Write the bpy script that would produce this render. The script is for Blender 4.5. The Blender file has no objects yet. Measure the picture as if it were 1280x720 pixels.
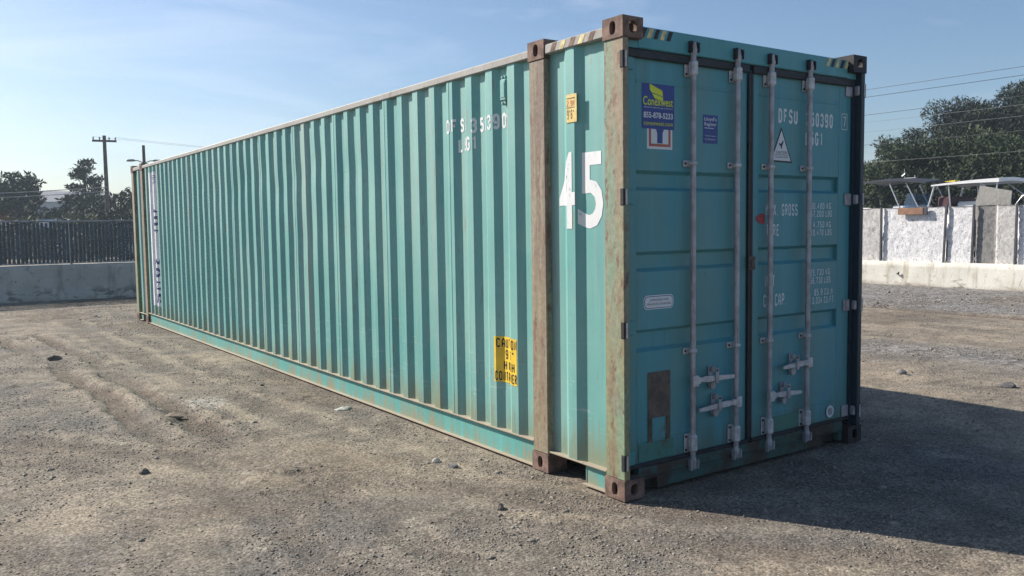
import bpy, bmesh, math, random
import numpy as np
from mathutils import Vector, Matrix

PI = math.pi
rad = math.radians
scene = bpy.context.scene
COL = scene.collection

# ------------------------------------------------------------------ camera
CAM = Vector((-3.47274, -3.80049, 1.67862))
YAW, PITCH, ROLL = 0.610012, -0.0723944, -0.0140124
fwd = Vector((math.sin(YAW) * math.cos(PITCH), math.cos(YAW) * math.cos(PITCH), math.sin(PITCH)))
r0 = fwd.cross(Vector((0, 0, 1))).normalized()
u0 = r0.cross(fwd)
rr = math.cos(ROLL) * r0 + math.sin(ROLL) * u0
uu = -math.sin(ROLL) * r0 + math.cos(ROLL) * u0
cam = bpy.data.cameras.new('camera')
cam.sensor_width = 36.0
cam.lens = 36.0 * 1070.6 / 1280.0
cam.clip_start = 0.05
cam.clip_end = 4000
camo = bpy.data.objects.new('camera', cam)
COL.objects.link(camo)
mw = Matrix((rr, uu, -fwd)).transposed().to_4x4()
mw.translation = CAM
camo.matrix_world = mw
scene.camera = camo

# ------------------------------------------------------------------ sky, sun, exposure
SUN_AZ = math.atan2(-0.47, 0.88)          # measured from +Y towards +X
SUN_EL = rad(34.4)
sun_dir = Vector((math.sin(SUN_AZ) * math.cos(SUN_EL), math.cos(SUN_AZ) * math.cos(SUN_EL), math.sin(SUN_EL)))
world = bpy.data.worlds.new('World')
scene.world = world
world.use_nodes = True
wt = world.node_tree
for n in list(wt.nodes):
    wt.nodes.remove(n)
wo = wt.nodes.new('ShaderNodeOutputWorld')
bg = wt.nodes.new('ShaderNodeBackground')
bg.inputs['Strength'].default_value = 0.081
sky = wt.nodes.new('ShaderNodeTexSky')
sky.sky_type = 'NISHITA'
sky.sun_disc = False
sky.sun_elevation = SUN_EL
sky.sun_rotation = SUN_AZ
sky.altitude = 10
sky.air_density = 1.0
sky.dust_density = 1.1
sky.ozone_density = 4.0
tc = wt.nodes.new('ShaderNodeTexCoord')
mp = wt.nodes.new('ShaderNodeMapping')
mp.inputs['Rotation'].default_value = (0, rad(14), rad(-25))
mp.inputs['Scale'].default_value = (2.2, 6.0, 13.0)
mp.inputs['Location'].default_value = (3.1, 0.4, 1.7)
nz = wt.nodes.new('ShaderNodeTexNoise')
nz.inputs['Scale'].default_value = 1.0
nz.inputs['Detail'].default_value = 6
nz.inputs['Roughness'].default_value = 0.55
nz.inputs['Distortion'].default_value = 0.6
cr = wt.nodes.new('ShaderNodeValToRGB')
cr.color_ramp.elements[0].position = 0.52
cr.color_ramp.elements[0].color = (0, 0, 0, 1)
cr.color_ramp.elements[1].position = 0.80
cr.color_ramp.elements[1].color = (0.24, 0.24, 0.24, 1)
mx = wt.nodes.new('ShaderNodeMixRGB')
mx.inputs[2].default_value = (9.5, 9.9, 10.4, 1)
wt.links.new(tc.outputs['Generated'], mp.inputs[0])
wt.links.new(mp.outputs[0], nz.inputs['Vector'])
wt.links.new(nz.outputs[0], cr.inputs[0])
wt.links.new(cr.outputs[0], mx.inputs[0])
wt.links.new(sky.outputs[0], mx.inputs[1])
wt.links.new(mx.outputs[0], bg.inputs['Color'])
wt.links.new(bg.outputs[0], wo.inputs[0])

sl = bpy.data.lights.new('sun', 'SUN')
sl.energy = 5.0
sl.angle = rad(0.53)
sl.color = (1.0, 0.92, 0.81)
slo = bpy.data.objects.new('sun', sl)
COL.objects.link(slo)
slo.location = sun_dir * 60
slo.rotation_euler = sun_dir.to_track_quat('Z', 'Y').to_euler()

vs = scene.view_settings
vs.view_transform = 'Standard'
vs.look = 'None'
vs.exposure = 0.68
vs.gamma = 1.0
vs.use_curve_mapping = False
scene.cycles.use_denoising = True
scene.cycles.denoising_prefilter = 'FAST'
scene.cycles.max_bounces = 6
scene.cycles.diffuse_bounces = 3
scene.cycles.glossy_bounces = 3
scene.cycles.transmission_bounces = 4

# ------------------------------------------------------------------ material helpers
class NT:
    """tiny node-tree writer"""
    def __init__(self, name):
        self.m = bpy.data.materials.new(name)
        self.m.use_nodes = True
        self.t = self.m.node_tree
        self.b = self.t.nodes['Principled BSDF']
    def n(self, kind, **kw):
        nd = self.t.nodes.new(kind)
        for k, v in kw.items():
            setattr(nd, k, v)
        return nd
    def put(self, sock, v):
        if isinstance(v, bpy.types.NodeSocket):
            self.t.links.new(v, sock)
        elif v is not None:
            if hasattr(sock.default_value, '__len__') and not hasattr(v, '__len__'):
                v = (v, v, v, 1)
            if hasattr(sock.default_value, '__len__') and len(sock.default_value) == 4 and len(v) == 3:
                v = (*v, 1)
            sock.default_value = v
    def coord(self, which='Object'):
        return self.n('ShaderNodeTexCoord').outputs[which]
    def map(self, v, scale=(1, 1, 1), loc=(0, 0, 0), rot=(0, 0, 0)):
        nd = self.n('ShaderNodeMapping')
        self.put(nd.inputs[0], v)
        nd.inputs['Scale'].default_value = scale
        nd.inputs['Location'].default_value = loc
        nd.inputs['Rotation'].default_value = rot
        return nd.outputs[0]
    def noise(self, v, scale, detail=5, rough=0.55, dist=0.0, out=0):
        nd = self.n('ShaderNodeTexNoise')
        self.put(nd.inputs['Vector'], v)
        nd.inputs['Scale'].default_value = scale
        nd.inputs['Detail'].default_value = detail
        nd.inputs['Roughness'].default_value = rough
        nd.inputs['Distortion'].default_value = dist
        return nd.outputs[out]
    def voro(self, v, scale, feature='F1', out='Distance'):
        nd = self.n('ShaderNodeTexVoronoi', feature=feature)
        self.put(nd.inputs['Vector'], v)
        nd.inputs['Scale'].default_value = scale
        return nd.outputs[out]
    def ramp(self, f, a, b, lo=0.0, hi=1.0):
        nd = self.n('ShaderNodeMapRange', interpolation_type='SMOOTHSTEP')
        self.put(nd.inputs[0], f)
        for i, v in enumerate((a, b, lo, hi)):
            nd.inputs[i + 1].default_value = v
        return nd.outputs[0]
    def math(self, op, a, b=0.0, c=0.0):
        nd = self.n('ShaderNodeMath', operation=op)
        self.put(nd.inputs[0], a)
        self.put(nd.inputs[1], b)
        self.put(nd.inputs[2], c)
        return nd.outputs[0]
    def mix(self, f, a, b, mode='MIX'):
        nd = self.n('ShaderNodeMixRGB', blend_type=mode)
        self.put(nd.inputs[0], f)
        self.put(nd.inputs[1], a)
        self.put(nd.inputs[2], b)
        return nd.outputs[0]
    def sep(self, v):
        nd = self.n('ShaderNodeSeparateXYZ')
        self.put(nd.inputs[0], v)
        return nd.outputs
    def attr(self, name):
        nd = self.n('ShaderNodeAttribute', attribute_name=name)
        return nd.outputs['Fac']
    def bump(self, h, strength=0.3, dist=0.01):
        nd = self.n('ShaderNodeBump')
        self.put(nd.inputs['Height'], h)
        nd.inputs['Strength'].default_value = strength
        nd.inputs['Distance'].default_value = dist
        self.t.links.new(nd.outputs[0], self.b.inputs['Normal'])
    def done(self, color, rough=0.6, metal=0.0, spec=None):
        self.put(self.b.inputs['Base Color'], color)
        self.put(self.b.inputs['Roughness'], rough)
        self.put(self.b.inputs['Metallic'], metal)
        if spec is not None:
            self.put(self.b.inputs['Specular IOR Level'], spec)
        return self.m

def scaled(c, k):
    return tuple(x * k for x in c)

def plain(name, c, rough=0.6, metal=0.0, var=0.25, scale=6.0, bump=0.1, spec=None):
    t = NT(name)
    co = t.coord()
    f = t.noise(co, scale, 6)
    f2 = t.ramp(f, 0.3, 0.7)
    col = t.mix(f2, scaled(c, 1 - var), scaled(c, 1 + var))
    if bump:
        t.bump(t.noise(co, scale * 9, 4), bump, 0.004)
    return t.done(col, rough, metal, spec)

def paint(name, base, fade, rust=(0.62, 0.80), rustc=(0.13, 0.06, 0.035), dirt_z=None, dirtc=(0.30, 0.23, 0.13),
          streak=0.35, rough=0.5, green=0.0, bump=0.12, scuff=False, spec=None):
    """weathered container paint: fade patches, vertical streaks, rust spots, soil thrown up at the foot"""
    t = NT(name)
    co = t.coord()
    x, y, z = t.sep(co)
    big = t.noise(co, 0.9, 5, 0.6)
    col = t.mix(t.ramp(big, 0.3, 0.72), base, fade)
    st = t.noise(t.map(co, (7, 7, 0.28)), 1.6, 5, 0.6)
    col = t.mix(t.math('MULTIPLY', t.ramp(st, 0.48, 0.72), streak), col, scaled(fade, 1.2))
    st2 = t.noise(t.map(co, (13, 13, 0.5), (3, 7, 1)), 1.5, 4, 0.6)
    col = t.mix(t.math('MULTIPLY', t.ramp(st2, 0.55, 0.75), streak * 0.9), col, (base[0] * 1.0, base[1] * 0.62, base[2] * 0.58))
    if scuff:
        rib = t.noise(t.map(co, (0.1, 3.3, 0.10), (0, 5, 2)), 1.0, 3, 0.7)
        col = t.mix(t.ramp(rib, 0.52, 0.66, 0, 0.5), col, (0.30, 0.34, 0.30))
        rib2 = t.noise(t.map(co, (0.1, 2.6, 0.16), (0, 11, 7)), 1.3, 4, 0.7)
        col = t.mix(t.ramp(rib2, 0.54, 0.66, 0, 0.45), col, (0.055, 0.25, 0.255))
        sc_ = t.noise(t.map(co, (1, 2.2, 26), (2, 1, 9)), 1.6, 5, 0.7)
        band = t.math('MULTIPLY', t.ramp(z, 0.25, 0.42), t.ramp(z, 1.1, 0.55))
        col = t.mix(t.math('MULTIPLY', t.ramp(sc_, 0.60, 0.68, 0, 0.7), band), col, (0.42, 0.50, 0.47))
        sc2 = t.noise(t.map(co, (1, 14, 1.2), (7, 2, 1)), 2.2, 6, 0.72)
        col = t.mix(t.ramp(sc2, 0.595, 0.67, 0, 0.7), col, (0.23, 0.155, 0.10))
    if green:
        g = t.noise(t.map(co, (3, 3, 0.6), (9, 2, 4)), 1.4, 5)
        col = t.mix(t.math('MULTIPLY', t.ramp(g, 0.42, 0.62), green), col, (0.19, 0.22, 0.10))
    if dirt_z:
        zz = t.math('ADD', z, t.math('MULTIPLY', t.math('SUBTRACT', st, 0.5), 0.9))
        d = t.ramp(zz, dirt_z[1], dirt_z[0])
        d = t.math('MULTIPLY', d, t.ramp(t.noise(co, 5, 5), 0.2, 0.6, 0.45, 0.9))
        col = t.mix(d, col, dirtc)
    rn = t.math('ADD', t.math('MULTIPLY', t.noise(co, 9, 8, 0.68), 0.6), t.math('MULTIPLY', t.noise(t.map(co, (2, 2, 0.5)), 2.2, 3), 0.4))
    rm = t.ramp(rn, rust[0], rust[1])
    col = t.mix(rm, col, t.mix(t.noise(co, 30, 3), scaled(rustc, 0.7), scaled(rustc, 1.6)))
    if bump:
        t.bump(t.math('SUBTRACT', t.noise(co, 45, 4), t.math('MULTIPLY', rm, 0.5)), bump, 0.004)
    return t.done(col, t.mix(rm, rough, 0.85), 0.0, spec)

M = {}
M['side'] = paint('teal side paint', (0.092, 0.312, 0.292), (0.185, 0.39, 0.355), rust=(0.66, 0.86), dirt_z=(0.10, 0.46), dirtc=(0.21, 0.22, 0.13), streak=0.35, rough=0.50, scuff=True, spec=0.8)
M['rail'] = paint('teal rail paint', (0.075, 0.31, 0.29), (0.125, 0.36, 0.33), rust=(0.63, 0.8), dirt_z=(-0.1, 0.16), streak=0.4, rough=0.55)
M['flange'] = paint('dusty flange', (0.28, 0.24, 0.18), (0.35, 0.30, 0.225), rust=(0.58, 0.75), rough=0.8)
M['toprail'] = paint('worn top rail paint', (0.25, 0.245, 0.22), (0.34, 0.34, 0.325), rust=(0.52, 0.68), rustc=(0.20, 0.13, 0.11), rough=0.6)
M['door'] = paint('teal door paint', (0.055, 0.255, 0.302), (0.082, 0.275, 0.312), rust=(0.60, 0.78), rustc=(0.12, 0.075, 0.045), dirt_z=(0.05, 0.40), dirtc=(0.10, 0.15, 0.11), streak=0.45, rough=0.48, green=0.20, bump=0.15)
M['header'] = paint('teal header paint', (0.05, 0.25, 0.28), (0.08, 0.29, 0.31), rust=(0.64, 0.82), rough=0.45)
M['sill'] = paint('rusted sill paint', (0.030, 0.105, 0.10), (0.04, 0.085, 0.065), rust=(0.42, 0.58), rustc=(0.045, 0.030, 0.022), rough=0.75)
M['rust'] = plain('brown rusted casting', (0.165, 0.105, 0.082), 0.85, var=0.45, scale=14, bump=0.35)
M['darkcast'] = plain('dark bolts and shade-darkened casting', (0.018, 0.016, 0.02), 0.7, var=0.4, scale=14, bump=0.3)  # near black paints in the shade on the right castings; also colours bolts
M['gasket'] = plain('black rubber gasket', (0.014, 0.016, 0.02), 0.6, var=0.5, scale=12)
def gear_mat():
    t = NT('galvanised locking gear')
    co = t.coord()
    col = t.mix(t.ramp(t.noise(co, 14, 6), 0.3, 0.7), (0.27, 0.265, 0.28), (0.43, 0.42, 0.445))
    st = t.noise(t.map(co, (20, 20, 1.6)), 1.5, 6, 0.7)
    col = t.mix(t.ramp(st, 0.55, 0.68, 0, 0.6), col, (0.17, 0.115, 0.08))
    t.bump(t.noise(co, 90, 4), 0.2, 0.003)
    return t.done(col, 0.5, 0.3)
M['galv'] = gear_mat()
M['galvlight'] = plain('light galvanised plate', (0.50, 0.49, 0.50), 0.5, 0.2, var=0.2, scale=25, bump=0.2)
M['dark'] = plain('dark steel recess', (0.02, 0.02, 0.02), 0.8)
def worn_print(name, c, under, lo, hi):
    t = NT(name)
    co = t.coord()
    w = t.noise(t.map(co, (1, 1, 0.5)), 17, 7, 0.72)
    col = t.mix(t.ramp(w, lo, hi, 0, 0.85), c, under)
    col = t.mix(t.ramp(t.noise(co, 4, 4), 0.3, 0.7, 0, 0.25), col, scaled(c, 0.7))
    return t.done(col, 0.6)
M['white'] = worn_print('white lettering', (0.68, 0.70, 0.71), (0.10, 0.33, 0.32), 0.58, 0.68)
M['dwhite'] = worn_print('faded white door lettering', (0.66, 0.70, 0.72), (0.07, 0.27, 0.32), 0.60, 0.74)
M['black'] = plain('black print', (0.015, 0.015, 0.02), 0.6, bump=0)
M['plateyellow'] = plain('faded yellow plate', (0.62, 0.46, 0.16), 0.5, var=0.15, scale=20, bump=0.05)
M['yellow'] = plain('yellow warning film', (0.74, 0.50, 0.035), 0.5, var=0.12, scale=8, bump=0.05)
M['signyellow'] = plain('yellow sign print', (0.62, 0.68, 0.03), 0.5, var=0.05, bump=0)
M['navy'] = plain('navy sign', (0.012, 0.035, 0.22), 0.4, var=0.08, bump=0)
M['red'] = plain('red sign print', (0.42, 0.10, 0.06), 0.5, bump=0)
M['redmark'] = plain('faded red paint mark', (0.30, 0.05, 0.06), 0.7, var=0.4, scale=20, bump=0)
M['plate'] = plain('rusty repair plate', (0.11, 0.085, 0.07), 0.8, var=0.3, scale=20, bump=0.3)
M['brownrust'] = plain('rust streak', (0.075, 0.07, 0.045), 0.9, var=0.4, scale=16)
M['bannerblue'] = plain('blue banner print', (0.03, 0.05, 0.16), 0.6, bump=0)
M['banner'] = plain('white banner paint', (0.68, 0.69, 0.71), 0.6, var=0.1, scale=5, bump=0)
M['bone'] = plain('cream stripe paint', (0.58, 0.50, 0.25), 0.7, var=0.35, scale=20, bump=0)

# brown-to-olive corner posts
def post_mat(name, top, low, pale, bands, rustamt):
    t = NT(name)
    co = t.coord()
    x, y, z = t.sep(co)
    st = t.noise(t.map(co, (9, 9, 0.5)), 1.8, 6, 0.62)
    zz = t.math('ADD', z, t.math('MULTIPLY', t.math('SUBTRACT', st, 0.5), 3.0))
    col = t.mix(t.ramp(zz, bands[0], bands[1]), low, top)
    col = t.mix(t.math('MULTIPLY', t.ramp(t.noise(t.map(co, (16, 16, 0.9), (4, 1, 0)), 1.6, 6, 0.65), 0.47, 0.58), 0.75), col, pale)
    col = t.mix(t.math('MULTIPLY', t.ramp(t.noise(t.map(co, (5, 5, 1.4), (1, 8, 3)), 1.8, 7, 0.7), 0.50, 0.66), 0.75), col, (0.21, 0.145, 0.10))
    rn = t.noise(t.map(co, (1, 1, 0.4)), 16, 8, 0.72)
    rm = t.ramp(rn, 0.60 - rustamt, 0.68 - rustamt)
    col = t.mix(t.math('MULTIPLY', rm, 0.85), col, t.mix(t.noise(co, 33, 3), (0.09, 0.055, 0.04), (0.24, 0.12, 0.08)))
    col = t.mix(1.0, col, t.ramp(t.noise(co, 26, 6, 0.7), 0.25, 0.75, 0.78, 1.22), 'MULTIPLY')
    t.bump(t.math('SUBTRACT', t.noise(co, 50, 4), rm), 0.35, 0.004)
    return t.done(col, 0.75)
M['post'] = post_mat('weathered post paint', (0.27, 0.215, 0.15), (0.235, 0.24, 0.125), (0.17, 0.285, 0.205), (0.3, 2.1), 0.06)
M['post40'] = post_mat('weathered middle post paint', (0.185, 0.142, 0.112), (0.245, 0.195, 0.125), (0.29, 0.265, 0.19), (0.8, 2.0), 0.06)
M['shadepost'] = paint('shade-darkened post paint', (0.014, 0.032, 0.052), (0.012, 0.024, 0.036), rust=(0.55, 0.8), rustc=(0.05, 0.035, 0.03), rough=0.5)  # post colour darkened to paint in the shade at the door end

# ------------------------------------------------------------------ mesh helpers
class MB:
    def __init__(self):
        self.v, self.f, self.mi, self.sm = [], [], [], []
    def add(self, verts, faces, mi=0, smooth=False):
        o = len(self.v)
        self.v += [tuple(p) for p in verts]
        for f in faces:
            self.f.append(tuple(i + o for i in f))
            self.mi.append(mi)
            self.sm.append(smooth)
        return self
    def box(self, x0, x1, y0, y1, z0, z1, c=0.0, mi=0):
        if x0 > x1: x0, x1 = x1, x0
        if y0 > y1: y0, y1 = y1, y0
        if z0 > z1: z0, z1 = z1, z0
        if c <= 0:
            v = [(x, y, z) for x in (x0, x1) for y in (y0, y1) for z in (z0, z1)]
            return self.add(v, [(0, 1, 3, 2), (4, 6, 7, 5), (0, 4, 5, 1), (2, 3, 7, 6), (0, 2, 6, 4), (1, 5, 7, 3)], mi)
        X, Y, Z = (x0, x1), (y0, y1), (z0, z1)
        v, idx = [], {}
        for i in (0, 1):
            for j in (0, 1):
                for k in (0, 1):
                    sx, sy, sz = (c if i == 0 else -c), (c if j == 0 else -c), (c if k == 0 else -c)
                    idx[i, j, k, 'x'] = len(v); v.append((X[i], Y[j] + sy, Z[k] + sz))
                    idx[i, j, k, 'y'] = len(v); v.append((X[i] + sx, Y[j], Z[k] + sz))
                    idx[i, j, k, 'z'] = len(v); v.append((X[i] + sx, Y[j] + sy, Z[k]))
        F = []
        ring = [(0, 0), (1, 0), (1, 1), (0, 1)]
        for i in (0, 1):
            F.append(tuple(idx[i, a, b, 'x'] for a, b in ring))
            F.append(tuple(idx[a, i, b, 'y'] for a, b in ring))
            F.append(tuple(idx[a, b, i, 'z'] for a, b in ring))
        for a in (0, 1):
            for b in (0, 1):
                F.append((idx[0, a, b, 'y'], idx[1, a, b, 'y'], idx[1, a, b, 'z'], idx[0, a, b, 'z']))
                F.append((idx[a, 0, b, 'x'], idx[a, 1, b, 'x'], idx[a, 1, b, 'z'], idx[a, 0, b, 'z']))
                F.append((idx[a, b, 0, 'x'], idx[a, b, 1, 'x'], idx[a, b, 1, 'y'], idx[a, b, 0, 'y']))
        for i in (0, 1):
            for j in (0, 1):
                for k in (0, 1):
                    F.append((idx[i, j, k, 'x'], idx[i, j, k, 'y'], idx[i, j, k, 'z']))
        return self.add(v, F, mi)
    def tube(self, pts, r, n=10, cap=True, mi=0, smooth=True):
        pts = [Vector(p) for p in pts]
        rs = r if hasattr(r, '__len__') else [r] * len(pts)
        v, F = [], []
        prev = None
        for i, p in enumerate(pts):
            d = (pts[min(i + 1, len(pts) - 1)] - pts[max(i - 1, 0)]).normalized()
            if prev is None:
                a = Vector((0, 0, 1)) if abs(d.z) < 0.9 else Vector((1, 0, 0))
                prev = d.cross(a).normalized()
            s = (prev - d * prev.dot(d)).normalized()
            prev = s
            q = d.cross(s)
            for k in range(n):
                t = 2 * PI * k / n
                v.append(p + (s * math.cos(t) + q * math.sin(t)) * rs[i])
        for i in range(len(pts) - 1):
            for k in range(n):
                k2 = (k + 1) % n
                F.append((i * n + k, i * n + k2, (i + 1) * n + k2, (i + 1) * n + k))
        self.add(v, F, mi, smooth)
        if cap:
            self.add(v[:n], [tuple(range(n))[::-1]], mi)
            self.add(v[-n:], [tuple(range(n))], mi)
        return self
    def extrude_poly(self, poly, mapf, d0, d1, mi=0):
        """closed polygon (list of 2D) swept between depths d0 and d1; mapf(u, v, d) -> 3D"""
        n = len(poly)
        v = [mapf(a, b, d0) for a, b in poly] + [mapf(a, b, d1) for a, b in poly]
        F = [tuple(range(n)), tuple(range(2 * n - 1, n - 1, -1))]
        F += [(i, (i + 1) % n, n + (i + 1) % n, n + i) for i in range(n)]
        return self.add(v, F, mi)
    def build(self, name, mats, parent=None, recalc=True):
        me = bpy.data.meshes.new(name)
        me.from_pydata(self.v, [], self.f)
        if not isinstance(mats, (list, tuple)):
            mats = [mats]
        for m in mats:
            me.materials.append(m)
        me.polygons.foreach_set('material_index', self.mi)
        me.polygons.foreach_set('use_smooth', self.sm)
        if recalc:
            bm = bmesh.new()
            bm.from_mesh(me)
            bmesh.ops.recalc_face_normals(bm, faces=bm.faces)
            bm.to_mesh(me)
            bm.free()
        me.update()
        o = bpy.data.objects.new(name, me)
        COL.objects.link(o)
        if parent is not None:
            o.parent = parent
        return o

def tag(o, label=None, cat=None, group=None, kind=None):
    if label: o['label'] = label
    if cat: o['category'] = cat
    if group: o['group'] = group
    if kind: o['kind'] = kind
    return o

def empty(name, loc=(0, 0, 0), rz=0.0):
    o = bpy.data.objects.new(name, None)
    COL.objects.link(o)
    o.location = loc
    o.rotation_euler = (0, 0, rz)
    return o

def kids(o):
    return [c for c in COL.objects if c.parent == o]

def copy_tree(o, parent=None):
    c = o.copy()
    COL.objects.link(c)
    c.parent = parent
    for ch in kids(o):
        copy_tree(ch, c)
    return c

def flip_axis(o, axis, about):
    """mirror mesh data of o about a plane (returns o); vertices stay in the parent's space"""
    me = o.data
    n = len(me.vertices)
    a = np.empty(n * 3)
    me.vertices.foreach_get('co', a)
    a = a.reshape(-1, 3)
    a[:, axis] = 2 * about - a[:, axis]
    me.vertices.foreach_set('co', a.ravel())
    me.flip_normals()
    me.update()
    return o

def mirrored(o, axes, parent):
    c = o.copy()
    c.data = o.data.copy()
    COL.objects.link(c)
    c.parent = parent
    for ax, ab in axes:
        flip_axis(c, ax, ab)
    return c

# ---- lettering
def glyphs(s, bold=0.0):
    cu = bpy.data.curves.new('txt', 'FONT')
    cu.body = s
    cu.offset = bold
    cu.resolution_u = 3
    ob = bpy.data.objects.new('txt', cu)
    COL.objects.link(ob)
    dg = bpy.context.evaluated_depsgraph_get()
    dg.update()
    me = bpy.data.meshes.new_from_object(ob.evaluated_get(dg))
    v = np.array([p.co[:2] for p in me.vertices], float)
    f = [tuple(p.vertices) for p in me.polygons]
    bpy.data.objects.remove(ob)
    bpy.data.curves.remove(cu)
    bpy.data.meshes.remove(me)
    mn, mxx = v.min(0), v.max(0)
    return (v - mn) / (mxx - mn), f

# block lettering as sprayed through stencils: strokes on a 4 x 7 grid
STROKES = {
 '0': ['C0,1 0,6 1,7 3,7 4,6 4,1 3,0 1,0'], '1': ['1,5.6 2.2,7 2.2,0'],
 '2': ['0,5.8 0,6 1,7 3,7 4,6 4,4.4 0,1 0,0 4,0'], '3': ['0,5.8 0,6 1,7 3,7 4,6 4,4.5 3,3.6 1.4,3.6', '3,3.6 4,2.7 4,1 3,0 1,0 0,1 0,1.4'],
 '4': ['4,2 0,2 2.8,7', '2.9,4.2 2.9,0'], '5': ['3.9,7 0.3,7 0.3,4 3,4 4,3.1 4,1 3,0 1,0 0,1 0,1.4'],
 '6': ['3.8,6 3,7 1,7 0,6 0,1 1,0 3,0 4,1 4,3 3,4 0.4,4'], '7': ['0,7 4,7 1.5,0'],
 '8': ['C1,3.6 0,4.6 0,6 1,7 3,7 4,6 4,4.6 3,3.6', '0.9,3.5 0,2.6 0,1 1,0 3,0 4,1 4,2.6 3.1,3.5'],
 '9': ['0.2,1 1,0 3,0 4,1 4,6 3,7 1,7 0,6 0,4 1,3 3.6,3'],
 'A': ['0,0 0,5 1.4,7 2.6,7 4,5 4,0', '0.4,2.6 3.6,2.6'], 'B': ['C0,0 0,7 3,7 4,6 4,4.5 3,3.6 4,2.7 4,1 3,0', '0.4,3.6 2.6,3.6'],
 'C': ['4,5.6 4,6 3,7 1,7 0,6 0,1 1,0 3,0 4,1 4,1.4'], 'D': ['C0,0 0,7 2.8,7 4,5.8 4,1.2 2.8,0'],
 'E': ['4,7 0,7 0,0 4,0', '0.4,3.6 3,3.6'], 'F': ['4,7 0,7 0,0', '0.4,3.6 3,3.6'],
 'G': ['4,5.6 4,6 3,7 1,7 0,6 0,1 1,0 3,0 4,1 4,3.2 2.3,3.2'], 'H': ['0,0 0,7', '4,0 4,7', '0.4,3.6 3.6,3.6'],
 'I': ['2,0 2,7'], 'K': ['0,0 0,7', '4,7 0.5,3.4', '1.7,4.3 4,0'], 'L': ['0,7 0,0 4,0'], 'M': ['0,0 0,7 2,3.4 4,7 4,0'],
 'N': ['0,0 0,7 4,0 4,7'], 'O': ['C0,1 0,6 1,7 3,7 4,6 4,1 3,0 1,0'], 'P': ['0,0 0,7 3,7 4,6 4,4.2 3,3.2 0.4,3.2'],
 'R': ['0,0 0,7 3,7 4,6 4,4.4 3,3.4 0.4,3.4', '2.2,3.1 4,0'], 'S': ['4,5.6 4,6 3,7 1,7 0,6 0,4.6 1,3.7 3,3.4 4,2.5 4,1 3,0 1,0 0,1 0,1.4'],
 'T': ['0,7 4,7', '2,6.6 2,0'], 'U': ['0,7 0,1 1,0 3,0 4,1 4,7'], 'X': ['0,0 4,7', '0,7 1.75,3.9', '2.25,3.1 4,0'],
 '.': ['1.6,0 2.4,0'], ',': ['2.2,0.4 1.6,-1'], "'": ['2,7 1.8,5.4'], '"': ['1.3,7 1.2,5.4', '2.7,7 2.6,5.4'],
}
def block_text(s, u0, u1, v0, v1, weight=1.0, gap=1.7):
    """list of (verts, quads) strokes filling the box"""
    adv = 4 + gap
    total = sum((adv if c != '.' and c != ',' and c != ' ' else adv * 0.62) for c in s) - gap
    ku, kv = (u1 - u0) / total, (v1 - v0) / 7.0
    x = 0.0
    V, F = [], []
    for c in s:
        w = adv if c not in '., ' else adv * 0.62
        ox = 0 if c not in '.,' else -1.2
        for st in STROKES.get(c, []):
            closed = st[0] == 'C'
            P = [tuple(map(float, q.split(','))) for q in st.lstrip('C').split()]
            n = len(P)
            h = 0.5 * weight
            ring = []
            for i in range(n):
                a = P[i - 1] if (i > 0 or closed) else None
                b = P[(i + 1) % n] if (i < n - 1 or closed) else None
                ds = []
                if a: ds.append((P[i][0] - a[0], P[i][1] - a[1]))
                if b: ds.append((b[0] - P[i][0], b[1] - P[i][1]))
                ds = [(dx / math.hypot(dx, dy), dy / math.hypot(dx, dy)) for dx, dy in ds]
                ns = [(-dy, dx) for dx, dy in ds]
                m = (sum(q[0] for q in ns) / len(ns), sum(q[1] for q in ns) / len(ns))
                k = max(m[0] ** 2 + m[1] ** 2, 0.22)
                m = (m[0] / k * h, m[1] / k * h)
                q = P[i]
                sc = 1 - weight / 4.0, 1 - weight / 7.0
                cx, cy = h + q[0] * sc[0], h + q[1] * sc[1]
                ring.append(((cx + m[0], cy + m[1]), (cx - m[0], cy - m[1])))
            o = len(V)
            for l, r in ring:
                for q in (l, r):
                    V.append((u0 + (x + ox + q[0]) * ku, v0 + q[1] * kv))
            for i in range(n if closed else n - 1):
                j = (i + 1) % n
                F.append((o + 2 * i, o + 2 * i + 1, o + 2 * j + 1, o + 2 * j))
        x += w
    return V, F

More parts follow.
